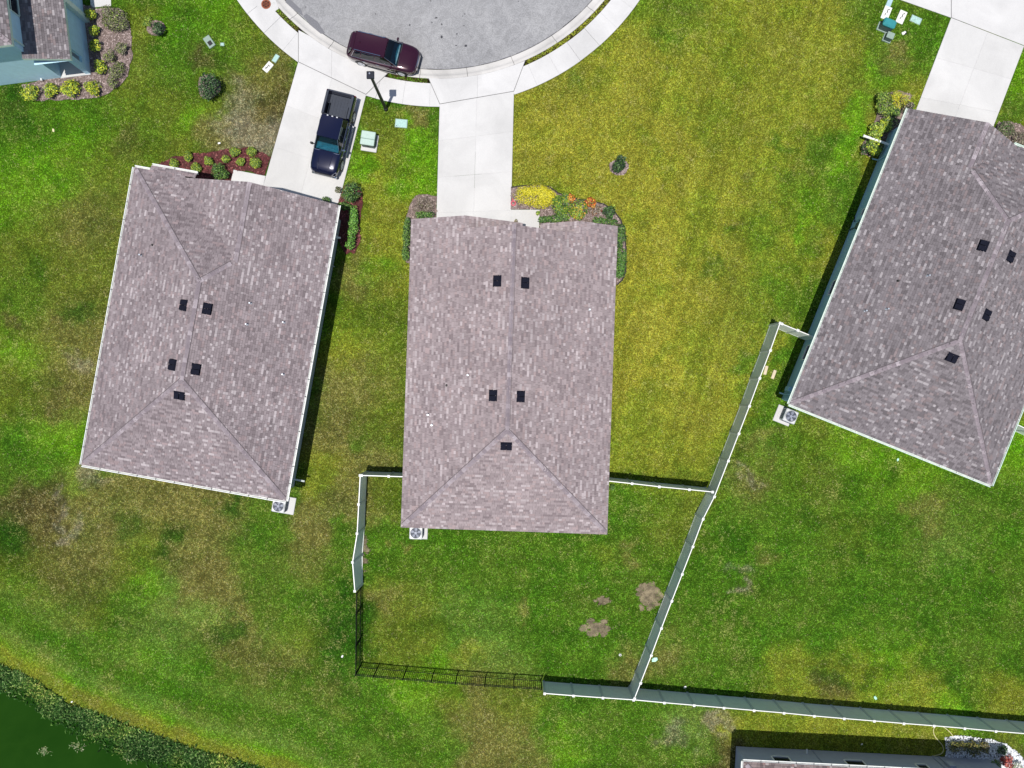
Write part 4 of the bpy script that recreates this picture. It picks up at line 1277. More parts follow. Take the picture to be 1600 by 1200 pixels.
# ---- left house (garage gable on the right) and right house (mirrored)
def house_hip(o, ang, a, yF, yG, yCut, xg, mir, wall, gut, pal, label, seed, bump_out):
    h = thing('house', label, 'house', (*o, 0), ang)
    zr = EZ + a * E_
    mx = lambda pl: [(-x, y) for x, y in pl] if mir else pl
    sgn = -1 if mir else 1
    xv = 2 * xg - a
    A = (xg, yF - a + xg); B = (0, yF - a)
    Lp = [[(-a, 0), (-a, yF), B, (0, a)]]
    Rp = [[(a, 0), (a, A[1]), A, B, (0, a)], [(a, A[1]), (a, yG), (xg, yG), A]]
    Bp = [[(-a, 0), (a, 0), (0, a)]]
    # hip slope facing the street, cut back along its eave; valley against the garage gable
    Fp = [[B, (-a, yF), (xv, yF), A]]
    hp = (0, -1, yCut)
    cut = lambda pl: clip_half(ccw(pl), *hp)
    Fp = [cut(p) for p in Fp]; Lp = [cut(p) for p in Lp]
    xvc = xv + max(0, yF - yCut)
    vy = yF - (xv - xv)
    if yG >= yF: Gp = [[A, (xg, yG), (xv, yG), (xv, yF)]]
    else:        Gp = [[A, (xg, yG), (xv + (yF - yG), yG)]]
    sl = [((-a * sgn, 0), (0, 1), (sgn, 0), [mx(p) for p in Lp], EZ, E_),
          ((a * sgn, 0), (0, 1), (-sgn, 0), [mx(p) for p in Rp], EZ, E_),
          ((-a, 0), (1, 0), (0, 1), [mx(p) for p in Bp], EZ, E_),
          ((0, yF), (1, 0), (0, -1), [mx(p) for p in Fp], EZ, E_),
          ((xv * sgn, 0), (0, 1), (sgn, 0), [mx(p) for p in Gp], EZ, E_)]
    if bump_out:
        x0, x1, yb = bump_out
        sl.append(((0, yF), (1, 0), (0, -1), [mx([(x0, yF), (x0, yb), (x1, yb), (x1, yF)])], EZ, E_))
    rf = deck(h, sl)
    for i, s in enumerate(sl): roof_slope(rf, *s, pal, seed + i)
    m3 = lambda p, z: (p[0] * sgn, p[1], z)
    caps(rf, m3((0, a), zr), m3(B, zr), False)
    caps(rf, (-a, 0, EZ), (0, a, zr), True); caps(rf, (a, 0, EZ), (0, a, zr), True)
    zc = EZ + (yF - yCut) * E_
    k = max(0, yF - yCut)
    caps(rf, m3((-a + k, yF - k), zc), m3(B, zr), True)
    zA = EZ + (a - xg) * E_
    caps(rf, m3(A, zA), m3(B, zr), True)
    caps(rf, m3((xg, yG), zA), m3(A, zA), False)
    w = [(-a + OV, OV), (a - OV, OV), (a - OV, yG - OV), (xv + max(k, 0) + .3, yG - OV), (xv + max(k, 0) + .3, yCut - 1.0), (-a + OV, yCut - 1.0)]
    walls(h, mx(w), EZ - .10, wall)
    gx0 = xv + .3
    v0 = [(gx0 * sgn, EZ - .12), ((a - .1) * sgn, EZ - .12)]
    gable_wall(h, min(v0)[0], max(v0)[0], xg * sgn, yG - OV, EZ - .12, zA - .15, wall)
    soffit(h, mx([(-a, 0), (a, 0), (a, yG), (xv + k, yG), (xv + k, yCut), (-a, yCut)]), EZ - .16)
    f = lambda p, q, z0, z1, out: fascia(h, (p[0] * sgn, p[1]), (q[0] * sgn, q[1]), z0, z1, (out[0] * sgn, out[1]))
    f((-a, 0), (-a, yCut), EZ, EZ, (-1, 0)); f((a, 0), (a, yG), EZ, EZ, (1, 0)); f((-a, 0), (a, 0), EZ, EZ, (0, -1))
    f((xg, yG), (a, yG), zA, EZ, (0, 1)); f((xv + k, yG), (xg, yG), EZ + k * E_, zA, (0, 1))
    f((-a, yCut), (xv + k, yCut), zc, zc, (0, 1))
    g = lambda p, q, z, out: gutter(h, (p[0] * sgn, p[1]), (q[0] * sgn, q[1]), z, (out[0] * sgn, out[1]), gut)
    g((-a, 0), (-a, yCut), EZ - .01, (-1, 0)); g((a, 0), (a, yG), EZ - .01, (1, 0)); g((-a, 0), (a, 0), EZ - .01, (0, -1))
    if bump_out:
        x0, x1, yb = bump_out
        zb = EZ - (yb - yF) * E_
        g((-a, yCut), (x0, yCut), EZ - .01, (0, 1)); g((x0, yb), (x1, yb), zb - .01, (0, 1))
        f((x0, yb), (x1, yb), zb, zb, (0, 1))
    else:
        g((xv + k + .4, yCut), (-a, yCut), zc - .01, (0, 1))
    d_ = math.pi / 2
    door(h, (xg + .1) * sgn, yG - OV, 4.7, 2.15, d_, M['white'], True)
    door(h, (xv + k - .7) * sgn, yCut - 1.0, .95, 2.05, d_, M['door'])
    window(h, (-a + 2.4) * sgn, yCut - 1.0, 1.5, 1.4, 1.3, d_)
    return h, rf
hl, rf = house_hip(HL_O, HL_A, 6.29, 18.3, 18.2, 18.3, 1.55, False, M['wall_grey'], M['gutter'], ROOF_LEFT,
                   'left house, mauve shingled roof with white gutters, behind the navy pickup', 40, (-5.35, -2.55, 18.62))
roof_fittings(hl, rf, HL_O, HL_A, 6.29, [(287.5, 477), (324, 482.5), (270, 570), (306, 577), (280.5, 618)],
              [(238.5, 383, 1), (221, 399, 0), (392, 474, 0), (386.5, 507, 0), (444, 504, 0), (443, 585, 0)])
for y in (3.2, 8.2, 13.0): window(hl, 6.29 - OV, y, 1.45, .95, 1.25, 0)
for y in (4, 10, 15): window(hl, -6.29 + OV, y, 1.45, .95, 1.25, math.pi)
# pieces on the lit side wall: pipe, meter, downspout
b = MB().bar((6.29 - OV + .01, 1.05, .9), (6.29 - OV + .85, 1.05, .9), .10, .10)
b.build('dryer_duct', M['wall_grey'], hl)
MB().bbox(5.88, 6.02, 14.6, 15.0, 1.1, 1.9, .02).build('electric_meter', M['ac'], hl)
MB().tube((5.95, 14.8, .0), (5.95, 14.8, 1.1), .03).build('conduit', M['ac'], hl)
MB().box(5.875, 5.96, 16.6, 16.7, .1, 2.6).build('downspout', M['gutter'], hl)
MB().box(5.875, 6.35, 16.45, 16.55, 1.2, 1.28).build('light_bracket', M['white'], hl)

hr, rf = house_hip(HR_O, HR_A, 6.6, 20.5, 19.3, 19.42, 2.6, True, M['wall_teal'], M['gutter_green'], ROOF_GREY,
                   'right house with blue grey walls, grey roof and pale green gutters', 60, None)
roof_fittings(hr, rf, HR_O, HR_A, 6.6, [(1536, 384), (1578.5, 401), (1499, 476), (1541, 492), (1487, 559)],
              [(1403, 439, 1), (1449, 431, 0), (1351, 486, 0), (1385, 483, 0)])
for y, w_, hh_ in ((8.0, .9, 1.2), (3.6, .9, 1.2), (13.0, .6, .9)): window(hr, -6.6 + OV, y, 1.5, w_, hh_, math.pi)
MB().bbox(-6.38, -6.17, 11.9, 12.3, 1.2, 1.9, .03).build('electric_meter', M['util_side'], hr)
MB().bbox(-6.34, -6.17, 12.5, 12.8, .9, 1.5, .03).build('cable_box', M['wall_teal'], hr)
MB().tube((-6.24, 12.1, 0), (-6.24, 12.1, 1.2), .035).build('conduit', M['util_side'], hr)
MB().path([(-6.22, 12.65, .9), (-6.22, 12.65, .3), (-6.22, 13.1, .05)], .02).build('cable', M['black'], hr)
MB().path([(-6.23, 16.9, 2.5), (-6.23, 16.9, .25), (-6.6, 16.9, .12)], .045, 8).build('downspout', M['wall_teal'], hr)
MB().path([(-6.24, .75, 2.5), (-6.24, .75, .3), (-6.5, .75, .12)], .045, 8).build('downspout', M['wall_teal'], hr)
MB().bbox(-6.40, -6.17, .95, 1.25, .5, 1.1, .03).build('disconnect_box', M['wall_teal'], hr)
de = thing('downspout_extension', 'white plastic drain tube poking out of the shrubs beside the right house', 'drain pipe', (*P(1349, 212, .62), .62))
x1, y1 = P(1376, 221, .75); x0, y0 = P(1349, 212, .62)
MB().tube((0, 0, 0), ((x1 - x0) * 1.75, (y1 - y0) * 1.75, .18), .075, n=12).build('tube', M['white'], de, smooth=False)
MB().tube((-.004, .001, 0), (.03, -.01, .003), .092, n=12).build('rim', M['white'], de)

# ---- house at the bottom edge
def house_bottom():
    h = thing('house', 'house with slate grey walls cut by the bottom edge', 'house', (*HB_O, 0), HB_A)
    W_, D_ = 16.3, 11.0
    x0, x1, yt, yb = -OV, W_ + OV, OV, -D_ - OV
    a = (yt - yb) / 2; ym = (yt + yb) / 2; zr = EZ + a * E_
    T_ = ((x0, yt), (1, 0), (0, -1), [[(x0, yt), (x1, yt), (x1 - a, ym), (x0 + a, ym)]], EZ, E_)
    Bt = ((x0, yb), (1, 0), (0, 1), [[(x0, yb), (x1, yb), (x1 - a, ym), (x0 + a, ym)]], EZ, E_)
    Lf = ((x0, yb), (0, 1), (1, 0), [[(x0, yb), (x0, yt), (x0 + a, ym)]], EZ, E_)
    Rt = ((x1, yb), (0, 1), (-1, 0), [[(x1, yb), (x1, yt), (x1 - a, ym)]], EZ, E_)
    rf = deck(h, [T_, Bt, Lf, Rt])
    for i, s in enumerate((T_, Lf, Rt, Bt)): roof_slope(rf, *s, ROOF_BROWN, 80 + i)
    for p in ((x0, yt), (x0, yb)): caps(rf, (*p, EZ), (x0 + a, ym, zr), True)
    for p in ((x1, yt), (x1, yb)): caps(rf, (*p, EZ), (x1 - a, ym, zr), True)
    walls(h, [(0, 0), (W_, 0), (W_, -D_), (0, -D_)], EZ - .1, M['wall_slate'])
    soffit(h, [(x0, yt), (x1, yt), (x1, yb), (x0, yb)], EZ - .16)
    for p, q, o_ in (((x0, yt), (x1, yt), (0, 1)), ((x0, yb), (x0, yt), (-1, 0)), ((x1, yb), (x1, yt), (1, 0))):
        fascia(h, p, q, EZ, EZ, o_); gutter(h, p, q, EZ - .01, o_, M['gutter'])
    window(h, 7.0, 0, 1.75, 1.1, 1.15, math.pi / 2); window(h, 11.2, 0, 1.75, .6, 1.0, math.pi / 2); window(h, 2.4, 0, 1.75, 1.0, 1.15, math.pi / 2)
    MB().path([(4.9, .04, 2.5), (4.9, .04, .1)], .035, 8).build('conduit', M['wall_slate'], h)
    MB().path([(12.6, .05, 2.5), (12.6, .05, .1)], .05, 8).build('downspout', M['wall_slate'], h)
    MB().path([(13.0, .04, 2.5), (13.0, .04, .1)], .04, 8).build('conduit', M['wall_slate'], h)
    MB().bbox(12.9, 13.3, .0, .18, .9, 1.5, .02).build('electric_meter', M['wall_slate'], h)
    MB().bar((4.35, .0, .5), (4.35, .28, .5), .08, .08).build('hose_bib', M['white'], h)
    return h
house_bottom()

# ---- two storey house in the top left corner
def house_top_left():
    h = thing('house', 'two storey light blue house in the top left corner', 'house', (*HT_O, 0), HT_A)
    m = M['wall_blue']
    E2 = 5.45; xe = -1.9; D_ = 12.0; W_ = 11.0; ov = .45
    walls(h, [(xe, .0), (xe, D_), (xe - W_, D_), (xe - W_, 0)], E2 - .1, m)
    x1, x0, y0, y1 = xe + ov, xe - W_ - ov, -ov, D_ + ov
    a = (x1 - x0) / 2; xm = (x0 + x1) / 2; zr = E2 + a * E_
    Rt = ((x1, y0), (0, 1), (-1, 0), [[(x1, y0), (x1, y1), (xm, y1 - a), (xm, y0 + a)]], E2, E_)
    Ft = ((x0, y0), (1, 0), (0, 1), [[(x0, y0), (x1, y0), (xm, y0 + a)]], E2, E_)
    Lf = ((x0, y0), (0, 1), (1, 0), [[(x0, y0), (x0, y1), (xm, y1 - a), (xm, y0 + a)]], E2, E_)
    Bk = ((x0, y1), (1, 0), (0, -1), [[(x0, y1), (x1, y1), (xm, y1 - a)]], E2, E_)
    # porch roof leaning on the tall wall
    z1 = 3.0; pp = .30; xo = .42; yo = -.42; y2 = 15.0
    Sh = ((xo, yo), (0, 1), (-1, 0), [[(xo, yo), (xo, y2), (xe + .001, y2), (xe + .001, yo)]], z1, pp)
    Sh2 = ((xo, yo), (0, 1), (-1, 0), [[(xe + .001, yo), (xe - .12, yo), (xe - .12, -.003), (xe + .001, -.003)]], z1, pp)
    rf = deck(h, [Rt, Ft, Lf, Bk, Sh, Sh2])
    for i, s in enumerate((Rt, Ft, Sh, Sh2, Lf, Bk)): roof_slope(rf, *s, ROOF_GREY, 90 + i)
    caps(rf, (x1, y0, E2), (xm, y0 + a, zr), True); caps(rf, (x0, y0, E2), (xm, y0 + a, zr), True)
    soffit(h, [(x0, y0), (x1, y0), (x1, y1), (x0, y1)], E2 - .16, M['wall_blue'])
    fascia(h, (x1, y0), (x1, y1), E2, E2, (1, 0), M['gutter_green']); fascia(h, (x0, y0), (x1, y0), E2, E2, (0, -1), M['gutter_green'])
    fascia(h, (xo, yo), (xo, y2), z1, z1, (1, 0), M['gutter_green']); fascia(h, (xe - .12, yo), (xo, yo), z1 + (xo - xe + .12) * pp, z1, (0, -1), M['gutter_green'])
    soffit(h, [(xo, yo), (xo, y2), (xe + .01, y2), (xe + .01, yo)], z1 - .17, M['wall_blue'])
    # side wall of the porch, corner post, back wall with door, white floor
    MB().box(-.18, 0, .75, 14.6, -.1, z1 - .19).build('wall', m, h)
    MB().box(-.30, .0, -.0, .30, .12, z1 - .19).build('porch_post', m, h)
    MB().box(-.18, -.02, .30, .75, -.1, .9).build('porch_parapet', m, h)
    MB().box(xe + .002, -.19, 2.3, 2.45, .12, z1 - .2).build('wall', m, h)
    MB().box(xe + .002, -.001, -.06, 2.299, -.1, .12).build('porch_floor', M['walk'], h)
    door(h, -1.1, 2.3, .9, 2.0, -math.pi / 2, M['door'])
    MB().bbox(.001, .32, 3.3, 3.65, -.1, z1 - .2, .02).build('pilaster', M['gutter_green'], h)
    for y in (2.6, 6.0, 9.4): window(h, xe, y, 4.45, 1.0, 1.3, 0, M['gutter_green'])
    for x in (-5.4, -9.4): window(h, x, 0, 4.45, 1.1, 1.3, -math.pi / 2, M['gutter_green'])
    MB().box(xe + .001, xe + .08, .28, .38, 3.7, E2 - .3).build('corner_board', M['gutter_green'], h)
    MB().tube((-3.1, -.14, .25), (-3.1, .0, .25), .05).build('hose_bib', M['white'], h)
    return h
house_top_left()

# ================================================================= FENCES
FH = 1.83
_post = {}
def board_panel(L, hgt):
    """solid panel of tongue and groove boards, grooves as real recesses, along +x, thickness in y"""
    key = ('p', round(L, 2), hgt)
    n = max(2, round(L / .152)); w = L / n
    front = []
    x = 0
    for i in range(n):
        front += [(i * w, -.012), (i * w + .008, -.019), ((i + 1) * w - .008, -.019)]
    front.append((L, -.012))
    back = [(a, -b_) for a, b_ in front]
    v = []; f = []
    z0, z1 = .10, hgt - .06
    for ln_ in (front, back):
        s = len(v)
        v += [(a, b_, z0) for a, b_ in ln_] + [(a, b_, z1) for a, b_ in ln_]
        m = len(ln_)
        f += [(s + i, s + i + 1, s + m + i + 1, s + m + i) for i in range(m - 1)]
    return v, f

def vinyl_fence(label, tops, bases=None, hgt=FH, ext=None, gate=None):
    """fence run through the post tops seen in the picture; bases only where the fence leans"""
    T = [P(x, y, hgt) for x, y in tops]
    Bs = [P(x, y, 0) for x, y in bases] if bases else T
    o = thing('vinyl_fence', label, 'fence', (*Bs[0], 0))
    ox, oy = Bs[0]
    post = MB().bbox(-.066, .066, -.066, .066, -.1, hgt + .02, .006).data('post', M['post'])
    cap = MB().bbox(-.078, .078, -.078, .078, 0, .035, .01)
    cap.add([(-.06, -.06, .03), (.06, -.06, .03), (.06, .06, .03), (-.06, .06, .03), (0, 0, .075)], [(0, 1, 4), (1, 2, 4), (2, 3, 4), (3, 0, 4)])
    capm = cap.data('cap', M['vinyl'])
    for i, (t_, b_) in enumerate(zip(T, Bs)):
        up = Vector((t_[0] - b_[0], t_[1] - b_[1], hgt)).normalized()
        j = min(i, len(T) - 2)
        d = Vector((Bs[j + 1][0] - Bs[j][0], Bs[j + 1][1] - Bs[j][1], 0)).normalized()
        y_ = up.cross(d).normalized(); x_ = y_.cross(up)
        rot = Matrix((x_, y_, up)).transposed().to_euler()
        p = link('post', post, o, (b_[0] - ox, b_[1] - oy, 0), rot)
        link('cap', capm, p, (0, 0, hgt + .02))
    for i in range(len(T) - 1):
        b0 = Vector((Bs[i][0] - ox, Bs[i][1] - oy, 0)); b1 = Vector((Bs[i + 1][0] - ox, Bs[i + 1][1] - oy, 0))
        t0 = Vector((T[i][0] - ox, T[i][1] - oy, hgt)); t1 = Vector((T[i + 1][0] - ox, T[i + 1][1] - oy, hgt))
        L = (b1 - b0).length; d = (b1 - b0).normalized()
        v, f = board_panel(L - .126, hgt)
        nrm = d.cross(Vector((0, 0, 1)))
        vv = []
        for x, y, z in v:
            s = (x + .063) / L; q = z / hgt
            lo = b0.lerp(b1, s); hi = t0.lerp(t1, s)
            vv.append(lo.lerp(hi, q) - nrm * y)
        mk('panel', vv, f, M['panel'], o)
        dd = (t1 - t0).normalized()
        MB().bar(t0 + dd * .063 - Vector((0, 0, .055)), t1 - dd * .063 - Vector((0, 0, .055)), .05, .11).build('top_rail', M['vinyl'], o)
        MB().bar(b0 + d * .063 + Vector((0, 0, .10)), b1 - d * .063 + Vector((0, 0, .10)), .05, .12).build('bottom_rail', M['panel'], o)
    return o
left_t = [(562.8, 742.8), (560.4, 788), (558, 833.5), (550.8, 878.5), (554.4, 923.5)]
left_b = [(573, 737.5), (571, 781), (569.5, 823), (566.5, 866), (566.5, 911.5)]
vinyl_fence('white vinyl fence leaning outward on the left of the middle yard', left_t, left_b)
vinyl_fence('short white vinyl fence from the left yard corner to the middle house', [(565.3, 742.9), (607.5, 744.2), (646, 745.4)])
vinyl_fence('white vinyl fence from the middle house to the diagonal fence', [(930, 749.6), (948, 751.4), (987.5, 755.6), (1030, 760.5), (1077, 765), (1113.3, 768.7)])
back_t = [(851, 1083.5), (896, 1087), (942, 1090.3), (990, 1093.5), (1038, 1098), (1084.5, 1102), (1131, 1106), (1178, 1110), (1224.7, 1114), (1272, 1118.7), (1318.7, 1122.7), (1365.7, 1126.5), (1412, 1130.4), (1459, 1134), (1507, 1138), (1555.7, 1142.5), (1603, 1146.5), (1651, 1150.5), (1699, 1155)]
vinyl_fence('long white vinyl back fence running to the right edge', back_t)
vinyl_fence('diagonal white vinyl fence between the middle and the right yard', [(1218.7, 505), (1203.7, 547.5), (1187, 591), (1171, 634.5), (1154.5, 677.5), (1138, 720), (1116.3, 776), (1098.5, 811), (1082.6, 854), (1066, 897), (1049.7, 939), (1033.5, 981.5), (1017.7, 1024), (1001, 1067), (991.5, 1091)])
vinyl_fence('short white vinyl gate fence joining the right house to the diagonal fence', [(1221.5, 506), (1246.5, 516.2), (1283, 531)])
vinyl_fence('white vinyl fence stub on the far side of the right house', [(1578, 658), (1612, 674), (1650, 691)])

def black_fence(label, tops, hgt, skip_first=False):
    T = [P(x, y, hgt) for x, y in tops]
    o = thing('picket_fence', label, 'fence', (*T[0], 0))
    ox, oy = T[0]
    post = MB().bbox(-.035, .035, -.035, .035, -.1, hgt + .03, .008).data('post', M['alu'])
    pick = MB().box(-.011, .011, -.011, .011, .08, hgt - .02).data('picket', M['alu'])
    for i in range(len(T)):
        if i == 0 and skip_first: continue
        link('post', post, o, (T[i][0] - ox, T[i][1] - oy, 0))
    for i in range(len(T) - 1):
        a = Vector((T[i][0] - ox, T[i][1] - oy, 0)); b_ = Vector((T[i + 1][0] - ox, T[i + 1][1] - oy, 0))
        d = (b_ - a).normalized(); L = (b_ - a).length
        for z in (hgt - .03, hgt - .22, .16):
            MB().bar(a + d * .036 + Vector((0, 0, z)), b_ - d * .036 + Vector((0, 0, z)), .032, .03).build('rail', M['alu'], o)
        n = int(L / .118)
        ang = math.atan2(d.y, d.x)
        for k in range(1, n):
            link('picket', pick, o, tuple(a + d * (L * k / n)), (0, 0, ang))
    return o
BH = 1.5
black_fence('black aluminium picket fence along the left of the middle yard', [(556.8, 928), (556.2, 960), (555.8, 1010), (555.2, 1055.5)], BH)
black_fence('black aluminium picket fence across the back of the middle yard', [(555.2, 1055.5), (583, 1058), (629, 1062), (673.5, 1065.7), (711.5, 1068.6), (757.5, 1072), (803, 1074.8), (846.5, 1077.6)], BH, True)

# ================================================================= AIR CONDITIONERS
def ac_unit(label, px, py, ang, pad_off, sz=.82):
    x, y = P(px, py, .8)
    o = thing('air_conditioner', label, 'air conditioner', (x, y, 0), ang, 'air conditioners behind the houses')
    s = sz / 2
    px0, py0 = pad_off
    MB().bbox(px0 - .55, px0 + .55, py0 - .55, py0 + .55, -.05, .07, .02).build('pad', M['concrete'], o)
    b = MB().bbox(-s, s, -s, s, .07, .74, .05); b.build('cabinet', M['ac'], o)
    for k in range(4):
        for j in range(6):
            z = .16 + j * .09
            c, sn = math.cos(k * math.pi / 2), math.sin(k * math.pi / 2)
            p0 = (c * (s + .004) - sn * (-s + .08), sn * (s + .004) + c * (-s + .08), z); p1 = (c * (s + .004) - sn * (s - .08), sn * (s + .004) + c * (s - .08), z)
            MB().bar(p0, p1, .012, .03).build('louvre', M['ac_dark'], o)
    # top: ring, dark well, fan blades, guard
    n = 28; R = s * .84
    v = []
    for r, z in ((R + .03, .745), (R + .02, .78), (R, .78), (R, .745)):
        v += [(r * math.cos(2 * math.pi * i / n), r * math.sin(2 * math.pi * i / n), z) for i in range(n)]
    f = [(k * n + i, k * n + (i + 1) % n, (k + 1) * n + (i + 1) % n, (k + 1) * n + i) for k in range(3) for i in range(n)]
    mk('fan_ring', v, f, M['ac'], o)
    MB().tube((0, 0, .742), (0, 0, .747), R, n=n).build('fan_well', M['ac_dark'], o)
    for k in range(5):
        a = k * 2 * math.pi / 5 + .3
        q = []
        for r, w in ((.06, .3), (R * .55, .38), (R * .93, .26)):
            q.append((r * math.cos(a - w), r * math.sin(a - w), .752)); q.append((r * math.cos(a + w), r * math.sin(a + w), .772))
        mk('fan_blade', q, [(0, 2, 3, 1), (2, 4, 5, 3)], M['ac_blade'], o)
    MB().tube((0, 0, .748), (0, 0, .785), .085, n=12).build('hub', M['ac_blade'], o)
    g = MB()
    for r in (.16, .26, R * .98):
        pts = [(r * math.cos(2 * math.pi * i / 20), r * math.sin(2 * math.pi * i / 20), .795) for i in range(21)]
        g.path(pts, .004, 4)
    for k in range(8):
        a = k * math.pi / 4; g.tube((.07 * math.cos(a), .07 * math.sin(a), .797), (R * math.cos(a), R * math.sin(a), .797), .004, n=4)
    g.build('guard', M['ac_dark'], o)
    MB().path([(-s + .05, s - .1, .4), (-s + .05, s + .12, .35), (-s + .05, s + .3, .15)], .025).build('refrigerant_line', M['black'], o)
    return o
ac_unit('white air conditioner on a pad at the back of the middle house', 649.5, 833, HC_A, (.12, .02))
ac_unit('white air conditioner at the back corner of the left house', 434.5, 791, HL_A, (.30, .0))
ac_unit('white air conditioner beside the back corner of the right house', 1236.5, 650.5, HR_A, (-.20, -.05))

# ================================================================= UTILITIES ON THE VERGES
def lid_box(name, label, px, py, w, d, ang, m, z=.05, marks=None, group=None, cat='utility box'):
    o = thing(name, label, cat, (*P(px, py), 0), ang, group)
    MB().bbox(-w / 2 - .03, w / 2 + .03, -d / 2 - .03, d / 2 + .03, -.05, z - .012, .01).build('collar', M['util_sage'] if m is not M['util_white'] else M['util_white'], o)
    MB().bbox(-w / 2, w / 2, -d / 2, d / 2, -.02, z, .012).build('lid', m, o)
    for mk_ in (marks or []):
        x, y, mw, md, ma = mk_
        c, s = math.cos(ma), math.sin(ma)
        q = [(x + a * mw * c - b_ * md * s, y + a * mw * s + b_ * md * c, z + .003) for a, b_ in ((-.5, -.5), (.5, -.5), (.5, .5), (-.5, .5))]
        mk('slot', q, [(0, 1, 2, 3)], M['black'], o)
    return o
lid_box('utility_box', 'flat pale green box lid in the grass below the sidewalk', 627, 193, .74, .50, math.radians(-5), M['util_lid'], marks=[(-.28, -.17, .05, .05, 0)])
lid_box('meter_box', 'white meter box with black slots left of the left driveway', 419, 105, .62, .34, math.radians(50), M['util_white'], .06, [(.0, .02, .30, .05, .1), (.12, -.06, .12, .04, .2), (-.15, .06, .12, .04, .1)])
lid_box('utility_box', 'small pale green lid beside the white meter box', 431, 91.5, .48, .26, math.radians(58), M['util_lid'], .05)
lid_box('utility_box', 'grey green open box in the grass near the upper left corner', 327.5, 66, .72, .40, math.radians(-55), M['util_sage'], .10, [(.12, 0, .30, .26, 0)])
lid_box('water_meter', 'small round pale cap beside the grey green box', 347.5, 69.5, .2, .16, 0, M['util_lid'], .05, cat='water meter')
lid_box('utility_box', 'pale blue lid at the top edge above the teal pedestal', 1389, 5, .52, .28, math.radians(68), M['util_blue'], .06)
lid_box('meter_box', 'white meter box touching the teal pedestal', 1384.5, 20.5, .80, .42, math.radians(68), M['util_white'], .07, [(.12, -.02, .26, .05, .1), (-.12, .04, .2, .04, -.1), (.25, -.08, .08, .06, 0)])
lid_box('meter_box', 'white meter box standing alone right of the teal pedestal', 1408, 27, .78, .42, math.radians(66), M['util_white'], .07, [(.1, -.02, .26, .05, .1), (-.1, .04, .2, .04, -.1), (.25, -.08, .08, .06, 0)])
lid_box('utility_box', 'faded green lid half sunk in grass by the right sidewalk', 1431, 31, .66, .40, math.radians(-24), M['util_lid'], .03)
# transformer
o = thing('transformer', 'pale green electrical transformer cabinet beside the left driveway', 'transformer', (*P(578, 222), 0), math.radians(-9))
MB().bbox(-.50, .52, -.62, .48, -.05, .08, .02).build('pad', M['concrete'], o)
MB().bbox(-.42, .42, -.40, .42, .08, .66, .03).build('cabinet', M['util_side'], o)
MB().bbox(-.45, .45, -.015, .46, .66, .74, .03).build('lid', M['util_green'], o)
MB().bbox(-.45, .45, -.42, -.03, .64, .735, .03).build('hood', M['util_green'], o)
MB().box(-.06, .06, -.43, -.40, .3, .42).build('hasp', M['black'], o)
# teal pedestal
o = thing('telecom_pedestal', 'teal utility pedestal with rounded lid below the white meter box', 'utility box', (*P(1382, 44), 0), math.radians(-22))
MB().bbox(-.48, .42, -.30, .26, -.05, .07, .02).build('pad', M['util_sage'], o)
MB().bbox(-.40, .38, -.24, .24, .07, .62, .05).build('cabinet', M['util_side'], o)
MB().bbox(-.42, .40, -.26, .26, .60, .76, .08).build('lid', M['util_teal'], o)
o = thing('telecom_pedestal', 'small sage green box with open tray below the teal pedestal', 'utility box', (*P(1386, 59.5), 0), math.radians(-22))
b = MB().bbox(-.28, .28, -.30, -.24, -.05, .10, .01).bbox(-.28, -.22, -.238, .2, -.05, .10, .01).bbox(.22, .28, -.238, .2, -.05, .10, .01); b.build('tray', M['util_sage'], o)
MB().bbox(-.20, .24, -.22, .16, -.02, .42, .02).build('cabinet', M['util_side'], o)
MB().bbox(-.215, .255, -.235, .175, .42, .47, .02).build('lid', M['util_sage'], o)
o = thing('valve_cap', 'small white valve cap in the grass right of the pedestals', 'valve cap', (*P(1412, 52), 0), .4)
MB().bbox(-.14, .14, -.09, .09, 0, .08, .03).build('cap', M['white'], o); MB().tube((.06, -.09, 0), (.06, -.09, .12), .05).build('stub', M['black'], o)

# street lamp
lx, ly = P(603.3, 171)
o = thing('street_lamp', 'dark street lamp on a tall post between the driveways', 'street lamp', (lx, ly, 0))
LH = 5.05
MB().tube((0, 0, -.1), (0, 0, .25), .16, .13, n=16).build('base', M['lamp_metal'], o)
MB().tube((0, 0, .25), (0, 0, LH - .05), .105, .085, n=14).build('post', M['lamp_metal'], o, smooth=False)
MB().tube((0, 0, LH - .12), (0, 0, LH), .09, n=14).build('collar', M['lamp_metal'], o)
hd = MB().bbox(-.24, .20, -.16, .27, LH, LH + .10, .02).build('lamp_head', M['lamp_metal'], o)
MB().box(-.18, .14, -.10, .21, LH - .012, LH + .001).build('lens', M['headlight'], hd)
MB().tube((-.06, .12, LH + .10), (-.06, .12, LH + .15), .045, n=10).build('photocell', M['ac_blade'], hd)

